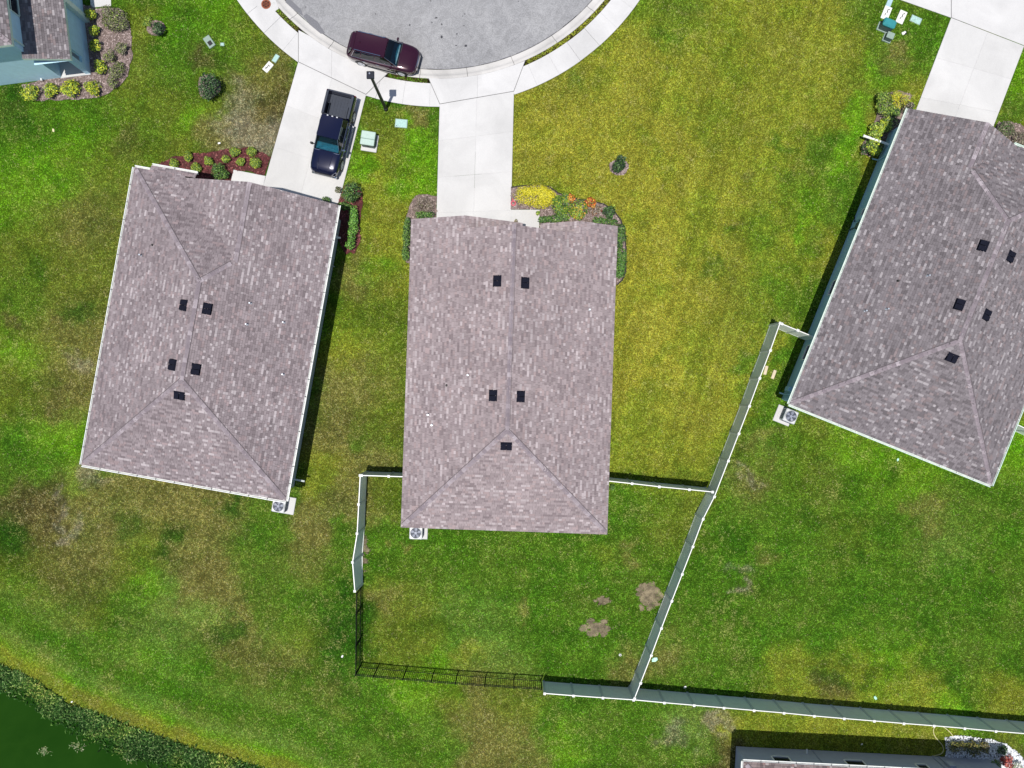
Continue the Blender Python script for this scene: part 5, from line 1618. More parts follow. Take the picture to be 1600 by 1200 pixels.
# ================================================================= SMALL THINGS
for i, (px, py, a, lb) in enumerate([(1196, 578.5, 75, 'tan paver lying against the diagonal fence'), (1208.5, 585, 70, 'tan paver lying clear of the diagonal fence')]):
    o = MB().bbox(-.29, .29, -.10, .10, 0, .09, .02).build('paver', M['paver'], loc=(*P(px, py), 0)); o.rotation_euler.z = math.radians(a); tag(o, lb, 'paver', 'pavers by the diagonal fence')
o = thing('sprinkler_cap', 'white round cap on the grass near the back fence corner', 'sprinkler cap', (*P(969, 1023), 0))
MB().tube((0, 0, 0), (0, 0, .08), .10, .07, n=12).build('cap', M['white'], o); MB().tube((0, 0, .08), (0, 0, .10), .04, n=10).build('nozzle', M['black'], o)
def litter(label, px, py, s, m, ang, name='litter'):
    v = [(-s, -s * .6, .05), (s * .2, -s * .7, .075), (s, -s * .3, .05), (s * .9, s * .5, .08), (0, s * .6, .055), (-s * .8, s * .4, .085)]
    v += [(x, y, z - .012) for x, y, z in v]
    f = [(0, 1, 4, 5), (1, 2, 3, 4), (9, 8, 7, 10), (11, 10, 7, 6)] + [(i, i + 6, (i + 1) % 6 + 6, (i + 1) % 6) for i in range(6)]
    o = mk(name, v, f, m, loc=(*P(px, py), 0)); o.rotation_euler.z = ang
    return tag(o, label, 'litter', 'bits of litter on the lawns')
litter('pale mint scrap beside the lower diagonal fence', 1022.5, 1030, .2, M['mint'], .2)
litter('white post cap lying on top of the back fence shadow', 1070, 1073, .10, M['paper'], .4)
litter('white scrap in the grass behind the right house gutter', 1402, 718, .10, M['mint'], 1.0)
litter('white scrap left of the black fence corner', 535, 1025, .09, M['paper'], .9)
litter('white scrap in the shadow of the bottom house', 1346, 1162, .07, M['paper'], .3)
litter('bright green scrap below the right yard patches', 1367, 1090, .13, M['mint'], 2.0)
litter('white scrap at the pond bank', 113, 1096, .07, M['paper'], .5)
litter('yellow leaf scrap on the upper left lawn', 84, 204, .11, M['hose'], 1.5)
litter('white chip in the left yard above the red mulch', 343, 224, .09, M['paper'], .1)
o = thing('plastic_ring', 'pink plastic ring on mulch at the foot of the yellow shrub', 'ring', (*P(802, 318), .06))
pts = [(.14 * math.cos(t), .14 * math.sin(t), .03 + .02 * math.sin(t)) for t in np.linspace(0, 2 * math.pi, 17)]
MB().path(pts, .035, 8).build('ring', M['pink'], o); MB().path([(.0, .14, .04), (-.05, .3, .03)], .03, 6).build('handle', M['pink'], o)
def hose(label, pts):
    P3 = [(*P(x, y, .03), .035) for x, y in pts]
    # smooth through the points
    out = []
    for i in range(len(P3) - 1):
        p0 = Vector(P3[max(i - 1, 0)]); p1 = Vector(P3[i]); p2 = Vector(P3[i + 1]); p3 = Vector(P3[min(i + 2, len(P3) - 1)])
        for k in range(6):
            t = k / 6
            out.append(.5 * ((2 * p1) + (p2 - p0) * t + (2 * p0 - 5 * p1 + 4 * p2 - p3) * t * t + (3 * p1 - p0 - 3 * p2 + p3) * t ** 3))
    out.append(Vector(P3[-1]))
    b = Vector(out[0])
    o = MB().path([p - b for p in out], .022, 6).build('garden_hose', M['hose'], loc=tuple(b))
    return tag(o, label, 'hose', 'cream hoses by the back fence')
hose('cream hose looping from the back fence into the house shadow', [(1463, 1133), (1458.5, 1140), (1460, 1149), (1466, 1157), (1472, 1164), (1474, 1172), (1470, 1178), (1459, 1181)])
hose('short cream hose running to the white stone bed', [(1472, 1134.5), (1480, 1140), (1486, 1146), (1491, 1153)])

# ================================================================= PLANT BEDS
def bed(label, poly, soil, chip_cols, seed, dens=170, cl=.055, z=.035, name='mulch_bed', cat='mulch bed', stones=False):
    r = np.random.default_rng(seed)
    o = thing(name, label, cat, (*poly[0], 0))
    ox, oy = poly[0]
    loc = [(x - ox, y - oy) for x, y in poly]
    pl = ccw(loc)
    n = len(pl)
    cx = sum(p[0] for p in pl) / n; cy = sum(p[1] for p in pl) / n
    MB().prism(pl, -.06, z).build('soil', soil, o)
    a = np.array(pl)
    A = abs(area2(pl)) / 2
    m = int(A * dens * (a[:, 0].ptp() if hasattr(a[:, 0], 'ptp') else np.ptp(a[:, 0])) * np.ptp(a[:, 1]) / A)
    x = r.uniform(a[:, 0].min(), a[:, 0].max(), m); y = r.uniform(a[:, 1].min(), a[:, 1].max(), m)
    keep = in_poly(x, y, pl)
    x, y = x[keep], y[keep]
    b = MB()
    for xx, yy in zip(x, y):
        t = r.uniform(0, math.pi); l = r.uniform(.5, 1.4) * cl; w = l * (r.uniform(.25, .5) if not stones else r.uniform(.6, .95))
        c, s = math.cos(t), math.sin(t)
        zz = z + r.uniform(.004, .02); tl = r.uniform(-.4, .4) * l
        col = np.array(chip_cols[r.integers(len(chip_cols))]) * r.uniform(.65, 1.35)
        if stones:
            q = [(xx + (u * l * c - v_ * w * s), yy + (u * l * s + v_ * w * c), zz) for u, v_ in ((-1, -.3), (-.3, -1), (.6, -.8), (1, .2), (.3, 1), (-.7, .7))]
            b.add(q + [(xx, yy, zz + l * .55)], [(i, (i + 1) % 6, 6) for i in range(6)], tuple(col))
        else:
            q = [(xx + u * l * c - v_ * w * s, yy + u * l * s + v_ * w * c, zz + u * tl * .5) for u, v_ in ((-1, -1), (1, -1), (1, 1), (-1, 1))]
            b.add(q, [(0, 1, 2, 3)], tuple(col))
    tag(b.build('stones' if stones else 'chips', M['stone'] if stones else M['chip'], o, cols=True), kind='stuff')
    return o, ox, oy
brown = [(.25, .19, .165), (.30, .235, .205), (.19, .14, .12), (.35, .28, .25), (.22, .16, .145)]
red = [(.12, .034, .036), (.16, .046, .048), (.08, .022, .024), (.10, .03, .032), (.22, .085, .08)]
grey = [(.30, .235, .22), (.24, .185, .172), (.37, .30, .285), (.20, .15, .14)]
white = [(.78, .80, .82), (.66, .69, .74), (.5, .53, .58), (.72, .74, .76)]
bed('brown mulch bed wrapping the corner of the light blue house', bed_tl, M['soil'], grey, 101)
bed('dark red mulch bed in front of the left house', bed_ll, M['soil_red'], red, 102)
bed('dark red mulch strip on the driveway side of the left house', bed_lr, M['soil_red'], red, 103)
bed('brown mulch bed at the left front corner of the middle house', bed_cl, M['soil'], brown, 104)
bc, ox, oy = bed('curved brown mulch bed with dark edging right of the middle driveway', bed_cr, M['soil'], grey, 105)
edge_pts = [(x - ox, y - oy, .05) for x, y in bed_cr[:16]]
MB().path(edge_pts, .045, 6).build('edging', M['edging'], bc)
bed('mulch bed of tangled shrubs at the left front of the right house', bed_rl, M['soil'], brown, 106)
bed('mulch bed right of the right driveway', bed_rr, M['soil'], brown, 107)
bed('white stone bed beside the bottom house', bed_br, M['joint'], white, 108, 330, .05, .03, 'stone_bed', 'stone bed', True)
bed('mulch ring around the small tree in the right lawn', ring_a, M['soil'], grey, 109, 240, .06, .03, 'mulch_ring', 'mulch ring')
bed('mulch ring around the dark round shrub left of the left driveway', ring_b, M['soil'], brown, 110, 200, .05, .03, 'mulch_ring', 'mulch ring')
bed('mulch ring around the dark shrub in the upper left lawn', ring_c, M['soil'], brown, 111, 200, .05, .03, 'mulch_ring', 'mulch ring')

# ================================================================= SHRUBS
def foliage(lobes, n, leaf, pal, seed, flat=.5, pointy=False):
    r = np.random.default_rng(seed)
    b = MB()
    wts = np.array([l[3] ** 2 for l in lobes]); wts = wts / wts.sum()
    for k in range(n):
        cx, cy, cz, rad, hz = lobes[r.choice(len(lobes), p=wts)]
        d = r.normal(size=3); d /= np.linalg.norm(d)
        if d[2] < -.25: d[2] = -d[2]
        q = r.uniform(.55, 1.0) ** .6 * r.uniform(.9, 1.12)
        p = Vector((cx + d[0] * rad * q, cy + d[1] * rad * q, max(.03, cz + d[2] * hz * q)))
        nrm = Vector((d[0], d[1], d[2] + flat)) + Vector(r.normal(0, .45, 3)); nrm.normalize()
        a = nrm.orthogonal().normalized(); a.rotate(Matrix.Rotation(r.uniform(0, 6.28), 3, nrm)); c = nrm.cross(a)
        l = leaf * r.uniform(.6, 1.35); w = l * (.22 if pointy else r.uniform(.45, .7))
        pk = pal[r.integers(len(pal))]
        col = np.array(pk) * r.uniform(.62, 1.4) 
        b.add([p - a * l * .5, p + c * w * .5 + a * l * .05, p + a * l * .5, p - c * w * .5 + a * l * .05], [(0, 1, 2, 3)], tuple(col))
    return b
def lobes_round(r_, h_, n, seed, spread=.55):
    r = np.random.default_rng(seed)
    L = [(0, 0, h_ * .5, r_ * .80, h_ * .5)]
    for k in range(n):
        a = r.uniform(0, 6.28); q = r.uniform(.35, spread + .15) * r_
        rr_ = r_ * r.uniform(.28, .5)
        L.append((q * math.cos(a), q * math.sin(a), h_ * r.uniform(.45, .8), rr_, h_ * r.uniform(.22, .4)))
    return L
_ns = [500]
def shrub(label, px, py, r_px, h_, pal, leaf=.085, dens=1.0, name='shrub', cat='shrub', group=None, lob=6, pointy=False, sx=1.0, sy=1.0, ang=0.0, stems=4, flat=.5):
    _ns[0] += 1; sd = _ns[0]
    r_ = r_px * S0 * (1.22 if px > 860 and py < 400 else 1.06)
    x, y = P(px, py, h_ * .6)
    o = thing(name, label, cat, (x, y, 0), ang, group)
    L = lobes_round(r_, h_, lob, sd)
    n = int(520 * dens * (r_ / .4) ** 2 * (.085 / leaf) ** 2 * max(.5, sx * sy) + 60)
    n = min(n, 9500)
    fb = foliage(L, n, leaf, pal, sd, flat, pointy)
    fb.v = [(vx * sx, vy * sy, vz) for vx, vy, vz in fb.v]
    fb.build('foliage', M['leaf'], o, cols=True)
    rr = np.random.default_rng(sd)
    b = MB()
    for k in range(stems):
        a = rr.uniform(0, 6.28); q = r_ * rr.uniform(.3, .6)
        b.tube((0, 0, -.05), (q * math.cos(a) * sx, q * math.sin(a) * sy, h_ * .7), .022, .008, n=5)
    b.build('stem', M['bark'], o)
    return o
YG = [(.40, .46, .03), (.28, .38, .03), (.54, .54, .04), (.14, .23, .025), (.06, .11, .02)]
GR = [(.07, .16, .03), (.04, .10, .02), (.11, .22, .04), (.025, .06, .015), (.16, .26, .05)]
DK = [(.025, .065, .022), (.015, .038, .015), (.05, .11, .03), (.01, .022, .01), (.08, .13, .05)]
MU = [(.13, .145, .065), (.20, .19, .12), (.08, .10, .04), (.27, .23, .17), (.05, .06, .03)]
LG = [(.24, .34, .05), (.14, .25, .03), (.34, .42, .07), (.06, .12, .02)]
YL = [(.62, .56, .015), (.75, .66, .03), (.46, .44, .012), (.26, .27, .015), (.80, .74, .12)]
CR = [(.12, .24, .025), (.34, .36, .03), (.24, .32, .03), (.05, .11, .02), (.50, .24, .03), (.08, .16, .02)]
OR = [(.60, .17, .03), (.48, .09, .02), (.66, .34, .05), (.25, .06, .02), (.14, .16, .03)]
TW = [(.20, .155, .12), (.30, .24, .19), (.12, .09, .07), (.16, .15, .08), (.38, .32, .26)]
BZ = [(.20, .19, .04), (.10, .11, .03), (.30, .25, .06), (.05, .05, .02)]
HG = [(.10, .26, .035), (.065, .18, .025), (.16, .35, .05), (.03, .08, .015), (.22, .42, .07)]

# top left bed
for k, (px, py, r, lb) in enumerate([(141, 22, 9, 'yellow green shrub nearest the top, against the light blue wall'), (146, 48, 8, 'second yellow green shrub from the top along the light blue wall'),
        (149, 72, 9, 'third yellow green shrub from the top along the light blue wall'), (156, 105, 10, 'yellow green shrub by the porch post corner'),
        (145, 136, 12, 'yellow green shrub below the porch, rightmost of the lower row'), (111, 138, 14, 'largest yellow green shrub of the lower row by the blue house'),
        (78, 140, 11, 'thin yellow green shrub, second from left in the lower row'), (47, 144, 13, 'yellow green shrub at the left end of the lower row')]):
    shrub(lb, px, py, r * 1.15, .6, YG, .12, .9, group='yellow green shrubs round the light blue house')
for px, py, r, lb in [(180, 30, 23, 'large loose olive shrub at the top of the light blue house bed'), (188, 75, 11, 'loose olive shrub on the outer edge of the bed, middle'), (172, 88, 10, 'small olive shrub in the centre of the bed'),
        (184, 110, 14, 'loose olive shrub near the outer corner of the bed'), (176, 128, 10, 'low olive shrub at the bottom corner of the bed')]:
    shrub(lb, px, py, r, .55, MU + LG[:1], .09, .75, group='olive shrubs round the light blue house')
shrub('small dark shrub in the upper left lawn', 247, 45, 11, .8, DK, .10, .9)
shrub('pale weed tuft beside the small dark shrub in the upper left lawn', 230, 33, 9, .25, LG, .08, .6, cat='weed', name='weed')
shrub('dark round shrub in a mulch ring left of the left driveway', 327, 135, 20, 1.3, DK + [(.06, .14, .04)], .12, .9, lob=9)
# red bed of the left house
names = ['farthest left in the red bed', 'second from left on the outer edge of the red bed', 'third from left on the outer edge of the red bed', 'at the house wall left of the big one', 'fourth from left in the red bed',
         'on the outer edge near the bed middle', 'on the outer edge nearest the driveway', 'inner row below the outer edge pair', 'rightmost, closest to the driveway']
for (px, py, r), nm in zip([(272, 255, 9), (294, 245, 8), (326, 252, 8.5), (306, 263, 10), (352, 248, 7.5), (366, 237, 9), (392, 237, 9), (376, 252, 7.5), (399, 254, 10.5)], names):
    shrub('small round green shrub ' + nm, px, py, r, .5, LG + YG[:2] + GR[:2], .07, 1.1, group='round shrubs in the red mulch bed', lob=4)
shrub('largest dark green shrub in the red bed beside the front path', 342, 270, 14, .8, GR, .09, 1.1)
# side of the left house
shrub('big rounded green shrub at the corner of the left driveway', 551, 299, 17, 1.1, GR + DK[:2], .10, 1.1, lob=9)
shrub('thin grey green plant at the edge of the left driveway', 528, 297, 6, .5, MU, .09, .6)
shrub('small plant at the garage corner of the left house', 510, 315, 8, .5, GR + MU[:1], .09, .7)
shrub('low green shrub at the garage corner end of the hedge', 537, 322, 11, .6, GR, .09, 1.0, sx=1.3, sy=.7)
def hedge(label, pts, w, h_, pal, leaf=.10, dens=430, group=None):
    _ns[0] += 1; sd = _ns[0]; r = np.random.default_rng(sd)
    W_ = [P(x, y, h_ * .6) for x, y in pts]
    o = thing('hedge', label, 'hedge', (*W_[0], 0), 0, group)
    L = []; tot = 0
    for p, q in zip(W_[:-1], W_[1:]):
        d = math.dist(p, q); tot += d; n = max(2, int(d / (w * .4)))
        for i in range(n):
            t_ = i / n
            L.append((p[0] + (q[0] - p[0]) * t_ - W_[0][0] + r.normal(0, w * .06), p[1] + (q[1] - p[1]) * t_ - W_[0][1] + r.normal(0, w * .06), h_ * .55, w * .5 * r.uniform(.85, 1.15), h_ * .45 * r.uniform(.85, 1.1)))
    foliage(L, int(dens * tot * w * 2.4), leaf, pal, sd).build('foliage', M['leaf'], o, cols=True)
    b = MB()
    for l in L[::3]: b.tube((l[0], l[1], -.05), (l[0] + .05, l[1], h_ * .6), .02, .01, n=5)
    b.build('stem', M['bark'], o)
    return o
hedge('clipped green hedge along the right side of the left house', [(553.5, 328), (551.5, 352), (547, 390)], .58, .85, HG)
# middle house
hedge('low dark green hedge along the left wall of the middle house', [(636.5, 345), (635, 375), (634, 408)], .5, .8, GR)
shrub('bare twiggy brown shrub left of the middle driveway', 661.5, 321, 16, .8, TW, .11, 1.0, pointy=True, stems=14)
hedge('small dark green hedge between the twiggy shrub and the garage', [(651, 336), (664, 336), (678, 335)], .45, .7, GR)
shrub('broad bright yellow shrub beside the middle driveway', 836, 307, 35, .65, YL, .085, 1.5, sx=1.12, sy=.54, lob=10)
shrub('croton shrub with green and red leaves beside the yellow shrub', 879, 321, 18, .8, CR[:4] + GR[:2], .12, 1.0, lob=8)
shrub('croton with orange red top nearest the yellow shrub', 893, 310, 6.5, .9, OR, .12, 1.0)
shrub('olive and yellow croton in the middle of the curved bed', 906, 325, 15, .75, CR, .12, 1.0)
shrub('orange red croton farthest from the driveway', 923, 316, 8, .8, OR, .12, 1.0)
shrub('low pinkish plant between the crotons and the house', 931, 328, 9, .4, TW + OR[3:4], .09, .6)
shrub('dark green upright shrub at the bend of the curved bed', 953, 331, 9.5, .9, DK + GR[:1], .11, 1.1)
shrub('small yellow sprig at the outer edging of the curved bed', 958, 323, 3.5, .4, YG, .10, .8)
hedge('low dark hedge under the right front window of the middle house', [(847, 343.5), (866, 342), (888, 341)], .5, .75, GR + DK[:1])
hedge('dark hedge at the right front corner of the middle house', [(930, 344), (948, 346), (964, 349)], .45, .7, GR + DK[:1])
hedge('dark green hedge along the right wall of the middle house, front half', [(969, 356), (970, 372), (970, 388)], .62, .8, GR + DK[:2])
hedge('dark green hedge along the right wall of the middle house, back half', [(971, 394), (970, 415), (968, 437)], .66, .85, GR + HG[:2])
o = shrub('potted plant on the corner of the middle front path', 840, 333, 3.4, .45, LG, .09, 1.0, name='potted_plant', cat='potted plant')
MB().tube((0, 0, .03), (0, 0, .2), .09, .12, n=12).build('pot', M['pot'], o)
o = shrub('small potted plant by the middle garage door', 806, 346, 3.2, .4, TW + GR[:1], .09, 1.0, name='potted_plant', cat='potted plant')
MB().tube((0, 0, .03), (0, 0, .2), .09, .12, n=12).build('pot', M['pot'], o)
# small tree
x, y = P(967, 258, .9)
o = thing('young_tree', 'young dark green tree in a mulch ring on the right lawn', 'tree', (x, y, 0))
MB().tube((0, 0, -.05), (0.02, .02, 1.0), .035, .02, n=7).build('trunk', M['bark'], o)
foliage([(0, 0, 1.0, .40, .5), (-.12, -.15, .8, .3, .35), (.1, .2, 1.3, .28, .4), (.18, -.08, .9, .25, .3), (0, .3, 1.1, .2, .3)], 620, .13, DK + GR[:1], 77).build('crown', M['leaf'], o, cols=True)
# right house
shrub('tall yellow topped shrub at the left corner of the right driveway', 1404, 157, 14, 1.0, YL[2:4] + YG[:3] + [(.6, .50, .03)], .14, 1.3, pointy=True)
shrub('loose olive shrub left of the yellow topped one', 1384, 165, 16, .9, MU[:1] + LG + YG[3:4], .11, 1.1)
shrub('green shrub below the yellow topped one', 1397, 175, 9, .8, GR + LG[:1], .11, 1.0)
shrub('dark twiggy shrub between driveway and right house', 1418, 168, 9, .7, DK[:2] + TW[:2] + MU[:1], .09, .9)
shrub('pale leafy shrub near the right house corner', 1392, 188, 11, .7, MU + LG[:2], .10, .8)
shrub('light green shrub above the white drain tube', 1382, 196, 11, .8, LG + YG[:1], .14, 1.2)
shrub('yellow green shrub left of the light green one', 1368, 206, 11, .8, LG + YG[:2], .14, 1.2)
shrub('broad leaved light green shrub below the white drain tube', 1367, 227, 15, .8, LG + YG[:1], .15, 1.2, lob=8)
shrub('dark scrubby plant at the lawn end of the right house bed', 1352, 232, 8, .5, DK + TW[:1], .10, .7)
shrub('loose olive shrub right of the right driveway', 1572, 203, 14, .8, MU + GR[:1], .10, .9)
shrub('brown twiggy shrub by the front gutter of the right house', 1593, 216, 11, .6, TW + MU[:1], .10, .9)
# bottom right stone bed
shrub('bronze green shrub at the left of the white stone bed', 1497, 1167, 14, .6, BZ + DK[:1], .10, .9, sx=1.2, sy=.7)
shrub('bronze green shrub in the middle of the white stone bed', 1520, 1170, 12, .6, BZ + DK[:1], .10, .9)
shrub('brown green shrub right of the middle of the white stone bed', 1538, 1167, 10, .6, BZ + TW[:1], .10, .9)
shrub('dark green shrub near the tip of the white stone bed', 1566, 1173, 8, .5, DK + GR[:1], .10, .9)
shrub('red leaved shrub in the white stone bed', 1573, 1190, 10, .5, [(.35, .05, .04), (.22, .03, .03), (.45, .12, .08)], .11, .9)
shrub('green shrub at the house corner of the white stone bed', 1555, 1196, 11, .6, GR + BZ[:1], .11, .9)
shrub('white flowering shrub at the right end of the stone bed', 1590, 1200, 10, .5, [(.6, .62, .55), (.3, .36, .2), (.7, .7, .66)], .09, .9)
# small shrub above back fence shadow right of middle house
shrub('small green weed at the house end of the middle yard fence', 957, 761, 5, .3, GR, .09, .8, name='weed', cat='weed')

# ================================================================= VEHICLES
def bool_cut(obj, cutters):
    for c in cutters:
        m = obj.modifiers.new('cut', 'BOOLEAN'); m.object = c; m.operation = 'DIFFERENCE'; m.solver = 'EXACT'
    dg = bpy.context.evaluated_depsgraph_get(); dg.update()
    me_ = bpy.data.meshes.new_from_object(obj.evaluated_get(dg))
    obj.modifiers.clear(); obj.data = me_
    for c in cutters: bpy.data.objects.remove(c)

def loft_half(name, stations, section, m, parent):
    """closed body lofted along x; section(station) -> half outline [(y, z)...] from bottom centre to top centre"""
    v = []; f = []
    k = None
    for st in stations:
        h = section(*st[1:])
        ring = [(st[0], y, z) for y, z in h] + [(st[0], -y, z) for y, z in h[-2:0:-1]]
        k = len(ring); v += ring
    n = len(stations)
    for i in range(n - 1):
        for j in range(k):
            f.append((i * k + j, (i + 1) * k + j, (i + 1) * k + (j + 1) % k, i * k + (j + 1) % k))
    f += [tuple(range(k)), tuple(range(n * k - 1, (n - 1) * k - 1, -1))]
    return mk(name, v, f, m, parent, smooth=True)

def grid_patch(name, c, nu, nv, bulge, m, parent, thick=.0):
    """curved panel through four corners c = [p00, p10, p11, p01]; bulge lifts the middle along the normal"""
    c = [Vector(p) for p in c]
    nrm = (c[1] - c[0]).cross(c[3] - c[0]).normalized()
    v = []
    for j in range(nv + 1):
        for i in range(nu + 1):
            s, t_ = i / nu, j / nv
            p = (c[0].lerp(c[1], s)).lerp(c[3].lerp(c[2], s), t_)
            v.append(p + nrm * bulge * (1 - (2 * s - 1) ** 2) * (.5 + .5 * (1 - (2 * t_ - 1) ** 2)))
    f = [(j * (nu + 1) + i, j * (nu + 1) + i + 1, (j + 1) * (nu + 1) + i + 1, (j + 1) * (nu + 1) + i) for j in range(nv) for i in range(nu)]
    return mk(name, v, f, m, parent, smooth=True)

def wheel(parent, x, y, r=.36, w=.22):
    s = 1 if y > 0 else -1
    o = bpy.data.objects.new('wheel', None); o.empty_display_size = .1
    C.objects.link(o); o.parent = parent; o.location = (x, y, r)
    n = 26
    prof_ = [(-w / 2, r * .62), (-w / 2, r * .93), (-w * .36, r), (w * .36, r), (w / 2, r * .93), (w / 2, r * .66)]
    v = []
    for yy, rr_ in prof_: v += [(rr_ * math.cos(2 * math.pi * i / n), yy, rr_ * math.sin(2 * math.pi * i / n)) for i in range(n)]
    f = [(k * n + i, (k + 1) * n + i, (k + 1) * n + (i + 1) % n, k * n + (i + 1) % n) for k in range(5) for i in range(n)]
    mk('tyre', v, f, M['black'], o, smooth=True)
    b = MB(); yo = s * w * .42
    b.tube((0, yo - s * .05, 0), (0, yo - s * .04, 0), r * .66, n=n)
    for k in range(6):
        a = k * math.pi / 3
        b.bar((0, yo, 0), (r * .62 * math.cos(a), yo, r * .62 * math.sin(a)), .075, .03, up=(0, 1, 0))
    b.tube((0, yo - s * .02, 0), (0, yo + s * .02, 0), r * .17, n=12)
    rim = []
    for yy, rr_ in ((yo - s * .05, r * .69), (yo + s * .02, r * .69), (yo + s * .02, r * .62), (yo - s * .05, r * .60)):
        rim += [(rr_ * math.cos(2 * math.pi * i / n), yy, rr_ * math.sin(2 * math.pi * i / n)) for i in range(n)]
    b.add(rim, [(k * n + i, (k + 1) * n + i, (k + 1) * n + (i + 1) % n, k * n + (i + 1) % n) for k in range(3) for i in range(n)])
    b.build('rim', M['rim'], o)
    return o

def car_section(w, zb, zs, zt):
    return [(0, zb), (w * .82, zb), (w * .965, zb + .09), (w, zb + (zs - zb) * .45), (w * .995, zs - .10), (w * .965, zs - .01), (w * .90, zs + (zt - zs) * .45), (w * .72, zt - .012), (w * .36, zt + .004), (0, zt + .008)]

def mirror_part(parent, x, y, z, m):
    s = 1 if y > 0 else -1
    b = MB().bbox(x - .06, x + .07, min(y, y + s * .2), max(y, y + s * .2), z - .07, z + .08, .03)
    b.bar((x, y - s * .09, z - .03), (x, y + s * .02, z - .02), .05, .04)
    return b.build('mirror', m, parent)

def suv(label, loc, ang):
    o = thing('parked_car', label, 'car', loc, ang)
    pm = M['paint_maroon']
    st = [(-2.38, .62, .50, .86, .95), (-2.34, .76, .42, .93, 1.02), (-2.2, .87, .33, .99, 1.06), (-1.9, .93, .27, 1.02, 1.07), (-1.2, .955, .24, 1.01, 1.05), (-.3, .955, .24, .98, 1.03), (.6, .955, .24, .95, 1.02),
          (1.05, .95, .24, .93, 1.03), (1.45, .94, .25, .90, 1.01), (1.8, .92, .27, .85, .96), (2.08, .86, .30, .79, .89), (2.26, .75, .35, .72, .80), (2.36, .60, .42, .64, .70)]
    body = loft_half('body', st, car_section, pm, o)
    WX = (1.40, -1.38)
    cut = []
    for x in WX:
        for s in (-1, 1):
            cu = MB().tube((x, s * .70, .37), (x, s * 1.2, .37), .42, n=28).build('cut', None); cu.parent = o
            cut.append(cu)
    bpy.context.view_layer.update()
    bool_cut(body, cut)
    for x in WX:
        for s in (-1, 1): wheel(o, x, s * .84)
    mk('arch_liner', *(lambda b: (b.v, b.f))(MB().box(-1.75, 1.78, -.69, .69, .28, .6)), M['black'], o)
    # greenhouse
    zt = 1.64
    for s in (-1, 1):
        q = [(1.12, s * .80, 1.0), (-2.12, s * .84, 1.06), (-1.80, s * .62, zt - .02), (.30, s * .62, zt)]
        if s < 0: q = [q[1], q[0], q[3], q[2]]
        grid_patch('pillar_frame', q, 10, 4, .03, pm, o)
        def on(x, t_, off=.0):
            # point on the side frame at length x and height fraction t_
            yb = .80 + (.84 - .80) * (1.12 - x) / 3.24; y_ = yb + (.62 - yb) * t_ + .03 * 1.0 * (1 - (2 * .5 - 1) ** 2) * (.5 + .5 * (1 - (2 * t_ - 1) ** 2)) * .9 + off
            return (x, s * y_, 1.03 + (zt - 1.03) * t_)
        for x0b, x1b, x0t, x1t in ((-.28, .92, -.28, .35), (-1.28, -.36, -1.20, -.36), (-1.85, -1.36, -1.62, -1.28)):
            q = [on(x1b, .10, .012), on(x0b, .10, .012), on(x0t, .86, .012), on(x1t, .86, .012)]
            if s < 0: q = [q[1], q[0], q[3], q[2]]
            grid_patch('side_window', q, 4, 3, .012, M['carglass'], o)
        MB().path([on(1.0, .05, .02), on(-1.95, .08, .02), on(-1.70, .90, .014), on(.2, .93, .014)], .012, 5).build('window_trim', M['chrome'], o)
        MB().path([(-1.7, s * .60, zt + .03), (-.75, s * .615, zt + .075), (.1, s * .60, zt + .05)], .018, 6).build('roof_rail', M['chrome'], o)
        mirror_part(o, .78, s * .90, 1.06, pm)
        for x in (-.05, -1.0): MB().bar((x, s * .965, .93), (x - .2, s * .965, .93), .025, .03).build('door_handle', M['chrome'], o)
        for x in (.95, -.32, -1.28): MB().bar((x, s * .957, .33), (x - .04, s * .953, .97), .006, .010, up=(0, 1, 0)).build('door_seam', M['black'], o)
        MB().bar((-1.0, s * .958, .30), (1.0, s * .958, .30), .02, .07).build('rocker_trim', M['black'], o)
        MB().add([(2.02, s * .80, .83), (2.30, s * .52, .74), (2.30, s * .62, .66), (2.05, s * .87, .74)], [(0, 1, 2, 3), (3, 2, 1, 0)]).build('headlight', M['headlight'], o)
        MB().add([(-2.24, s * .80, 1.0), (-2.36, s * .45, 1.0), (-2.38, s * .45, .88), (-2.26, s * .86, .88)], [(0, 1, 2, 3), (3, 2, 1, 0)]).build('taillight', M['taillight'], o)
    grid_patch('roof', [(-1.86, .635, zt - .03), (-1.86, -.635, zt - .03), (.36, -.635, zt - .005), (.36, .635, zt - .005)], 10, 10, -.055, pm, o)
    grid_patch('windshield', [(1.18, .79, 1.01), (.33, .625, zt - .01), (.33, -.625, zt - .01), (1.18, -.79, 1.01)][::1], 8, 8, -.05, M['windshield'], o)
    grid_patch('rear_window', [(-2.22, -.76, 1.08), (-1.86, -.60, zt - .04), (-1.86, .60, zt - .04), (-2.22, .76, 1.08)], 8, 8, -.04, M['carglass'], o)
    MB().bar((1.16, -.80, 1.015), (1.16, .80, 1.015), .05, .03).build('cowl', M['black'], o)
    for s in (-1, 1): MB().path([(1.17, s * .79, 1.015), (.34, s * .63, zt)], .016, 6).build('windshield_trim', M['chrome'], o)
    MB().bar((.30, -.60, zt + .055), (.30, .60, zt + .055), .05, .012).build('roof_seam', M['paint_maroon'], o)
    b = MB().box(-2.0, 1.1, -.74, .74, 1.05, 1.062); b.build('cabin_floor', M['cabin'], o)
    MB().bbox(.62, 1.08, -.70, .70, 1.0, 1.10, .04).build('dashboard', M['dash'], o)
    for s in (-1, 1):
        MB().bbox(-.05, .15, s * .38 - .24, s * .38 + .24, .9, 1.36, .06).build('seat', M['seat'], o)
        MB().bbox(.0, .12, s * .38 - .13, s * .38 + .13, 1.37, 1.52, .04).build('headrest', M['seat'], o)
    for s in (-1, 1): MB().path([(1.25, s * .5, 1.022), (1.7, s * .45, .985), (2.05, s * .40, .90)], .014, 6).build('hood_crease', M['paint_maroon'], o)
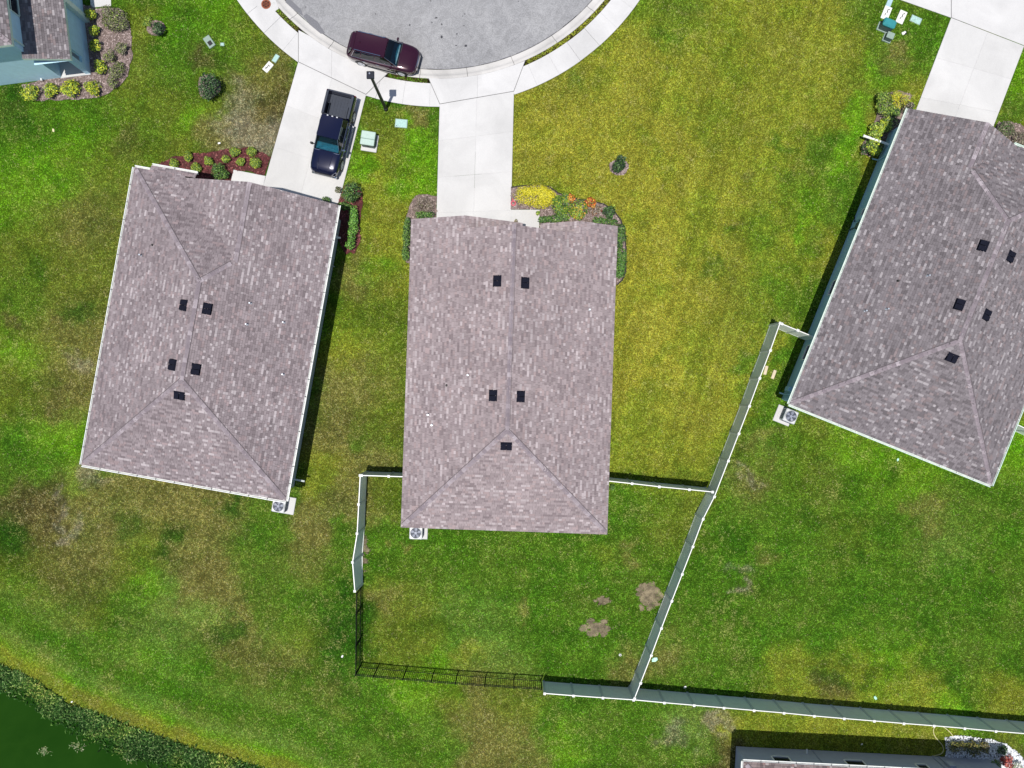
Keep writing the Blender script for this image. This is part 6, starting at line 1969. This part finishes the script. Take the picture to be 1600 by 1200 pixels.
    MB().add([(2.33, -.55, .70), (2.33, .55, .70), (2.40, .50, .50), (2.40, -.50, .50)], [(0, 1, 2, 3)]).build('grille', M['chrome'], o)
    MB().bar((2.20, -.72, .755), (2.34, 0, .735), .10, .02).bar((2.34, 0, .735), (2.20, .72, .755), .10, .02).build('hood_trim', M['chrome'], o)
    MB().bbox(2.25, 2.42, -.62, .62, .34, .50, .05).build('front_bumper', M['black'], o)
    MB().bbox(-2.45, -2.28, -.66, .66, .34, .52, .05).build('rear_bumper', M['black'], o)
    MB().bbox(-2.05, -1.80, -.52, .52, zt - .05, zt + .0, .015).build('spoiler', pm, o)
    MB().tube((-1.45, .0, zt + .03), (-1.52, 0, zt + .11), .03, .012, n=8).build('antenna_fin', pm, o)
    return o
suv('maroon car parked half on the kerb of the cul-de-sac', (*(lambda c: (c[0], c[1]))((-8.14, 20.99)), -.05), math.radians(-14.2)).scale = (.95, .95, .95)

def pickup(label, loc, ang):
    o = thing('pickup_truck', label, 'truck', loc, ang)
    pm = M['paint_navy']
    st = [(-1.12, .925, .42, 1.06, 1.10), (-.6, .93, .40, 1.06, 1.10), (.3, .93, .40, 1.05, 1.10), (.95, .925, .40, 1.04, 1.12), (1.15, .92, .40, 1.03, 1.15), (1.6, .915, .42, 1.01, 1.14), (2.0, .90, .44, .98, 1.10), (2.28, .85, .46, .92, 1.03), (2.42, .76, .50, .84, .93), (2.48, .66, .55, .76, .82)]
    body = loft_half('body', st, car_section, pm, o)
    WF, WR = 1.58, -1.58
    cut = []
    for s in (-1, 1):
        cu = MB().tube((WF, s * .66, .40), (WF, s * 1.2, .40), .45, n=28).build('cut', None); cu.parent = o; cut.append(cu)
    bpy.context.view_layer.update()
    bool_cut(body, cut)
    # cargo bed
    bed_o = bpy.data.objects.new('cargo_bed', None); C.objects.link(bed_o); bed_o.parent = o
    for s in (-1, 1):
        pl = [(.70, .55), (.90, .50), (.93, .75), (.925, 1.10), (.90, 1.235), (.86, 1.26), (.76, 1.26), (.735, 1.24), (.72, 1.10), (.70, .75)]
        v = [(x, s * y, z) for x in (-2.60, -1.14) for y, z in pl]
        k = len(pl); f = [(i, (i + 1) % k, k + (i + 1) % k, k + i) for i in range(k)] + [tuple(range(k)), tuple(range(2 * k - 1, k - 1, -1))]
        if s > 0: f = [q[::-1] for q in f]
        side = mk('bed_side', v, f, pm, bed_o)
        cu = MB().tube((WR, s * .60, .40), (WR, s * 1.2, .40), .45, n=28).build('cut', None); cu.parent = bed_o
        bpy.context.view_layer.update()
        bool_cut(side, [cu])
        MB().bar((-2.58, s * .81, 1.266), (-1.15, s * .81, 1.266), .13, .02).build('rail_cap', M['bedliner'], bed_o)
        MB().bbox(WR - .42, WR + .42, s * .70 - .10 if s > 0 else -.72, .72 if s > 0 else -.70 + .10, .72, .98, .05).build('wheel_well', M['bedliner'], bed_o)
        wheel(o, WF, s * .82, .39, .24); wheel(o, WR, s * .82, .39, .24)
        MB().bar((-1.05, s * .99, .42), (1.02, s * .99, .42), .16, .05).build('side_step', M['chrome'], o)
    fl = MB().box(-2.58, -1.13, -.715, .715, .66, .72)
    for k in range(7): fl.box(-2.50, -1.16, -.62 + k * .2, -.56 + k * .2, .72, .735)
    fl.build('bed_floor', M['bedliner'], bed_o)
    MB().box(-1.16, -1.125, -.72, .72, .70, 1.24).build('bulkhead', M['bedliner'], bed_o)
    tg = MB().bbox(-2.68, -2.60, -.88, .88, .62, 1.26, .02).build('tailgate', pm, o)
    MB().bar((-2.64, -.80, 1.266), (-2.64, .80, 1.266), .08, .014).build('tailgate_cap', M['bedliner'], tg)
    MB().bbox(-2.84, -2.66, -.86, .86, .46, .62, .04).build('rear_bumper', M['chrome'], o)
    # cab
    zt = 1.72
    for s in (-1, 1):
        q = [(1.08, s * .82, 1.08), (-1.08, s * .84, 1.08), (-.90, s * .66, zt - .02), (.38, s * .66, zt)]
        if s < 0: q = [q[1], q[0], q[3], q[2]]
        grid_patch('pillar_frame', q, 8, 4, .02, pm, o)
        def on(x, t_, off=.0):
            y_ = .83 + (.66 - .83) * t_ + .014 + off
            return (x, s * y_, 1.10 + (zt - 1.10) * t_)
        for x0b, x1b, x0t, x1t in ((.08, .90, .08, .42), (-.85, -.02, -.76, -.02)):
            q = [on(x1b, .08, .014), on(x0b, .08, .014), on(x0t, .85, .014), on(x1t, .85, .014)]
            if s < 0: q = [q[1], q[0], q[3], q[2]]
            grid_patch('side_window', q, 4, 3, .008, M['carglass'], o)
        MB().path([on(1.0, .03, .022), on(-.92, .03, .022)], .016, 6).build('window_trim', M['chrome'], o)
        MB().path([on(.35, .96, .012), on(-.86, .96, .012)], .012, 6).build('drip_rail', M['chrome'], o)
        mirror_part(o, .82, s * .93, 1.16, M['black'] if s < 0 else M['chrome'])
        for x in (.14, -.62): MB().bar((x, s * .935, 1.0), (x - .18, s * .935, 1.0), .03, .035).build('door_handle', M['chrome'], o)
        for x in (.98, .03, -.92): MB().bar((x, s * .932, .48), (x - .02, s * .93, 1.05), .006, .010, up=(0, 1, 0)).build('door_seam', M['black'], o)
        MB().add([(2.22, s * .84, .99), (2.44, s * .60, .92), (2.47, s * .66, .78), (2.28, s * .87, .82)], [(0, 1, 2, 3), (3, 2, 1, 0)]).build('headlight', M['headlight'], o)
        MB().box(-2.69, -2.61, s * .90 - .03, s * .90 + .03, .85, 1.15).build('taillight', M['taillight'], o)
        MB().path([(1.30, s * .42, 1.152), (1.9, s * .38, 1.125), (2.3, s * .34, 1.04)], .02, 6).build('hood_crease', pm, o)
        MB().path([(1.10, s * .81, 1.13), (.40, s * .66, zt)], .016, 6).build('windshield_trim', M['chrome'], o)
    grid_patch('roof', [(-.95, .675, zt - .03), (-.95, -.675, zt - .03), (.42, -.675, zt - .01), (.42, .675, zt - .01)], 8, 8, -.05, pm, o)
    grid_patch('windshield', [(1.12, .81, 1.13), (.39, .665, zt - .012), (.39, -.665, zt - .012), (1.12, -.81, 1.13)], 8, 8, -.04, M['windshield'], o)
    grid_patch('rear_window', [(-1.10, -.76, 1.12), (-.95, -.66, zt - .04), (-.95, .66, zt - .04), (-1.10, .76, 1.12)], 6, 6, -.02, M['carglass'], o)
    MB().bar((1.13, -.80, 1.135), (1.13, .80, 1.135), .04, .02).build('cowl_trim', M['chrome'], o)
    for y in (-.3, 0, .3): MB().bbox(-.97, -.90, y - .05, y + .05, zt - .03, zt + .02, .01).build('brake_lamp', M['rim'], o)
    MB().box(-1.0, 1.05, -.76, .76, 1.12, 1.13).build('cabin_floor', M['cabin'], o)
    MB().bbox(.60, 1.05, -.72, .72, 1.08, 1.19, .04).build('dashboard', M['dash'], o)
    st_w = [(.55 + .02 * math.cos(t_) * 0, .36 + .16 * math.cos(t_), 1.26 + .12 * math.sin(t_)) for t_ in np.linspace(0, 6.28, 13)]
    MB().path(st_w, .016, 5).build('steering_wheel', M['black'], o)
    for s in (-1, 1):
        MB().bbox(-.05, .15, s * .38 - .25, s * .38 + .25, 1.0, 1.44, .06).build('seat', M['seat'], o)
        MB().bbox(.0, .12, s * .38 - .13, s * .38 + .13, 1.45, 1.60, .04).build('headrest', M['seat'], o)
    MB().add([(2.44, -.58, .90), (2.44, .58, .90), (2.51, .56, .62), (2.51, -.56, .62)], [(0, 1, 2, 3)]).build('grille', M['chrome'], o)
    for k in range(3): MB().bar((2.475 + k * .02, -.54, .85 - k * .08), (2.475 + k * .02, .54, .85 - k * .08), .02, .03).build('grille_bar', M['black'], o)
    MB().bbox(2.34, 2.52, -.80, .80, .44, .62, .05).build('front_bumper', M['chrome'], o)
    MB().tube((1.6, -.7, 1.08), (1.52, -.7, 1.75), .008, .004, n=5).build('antenna', M['black'], o)
    MB().box(-1.1, 2.2, -.55, .55, .30, .50).build('chassis', M['black'], o)
    MB().box(-2.5, -1.1, -.5, .5, .35, .60).build('frame', M['black'], o)
    return o
pickup('navy pickup truck with open bed parked on the left driveway', (-11.35, 15.67, .028), math.atan2(-.97, -.24))
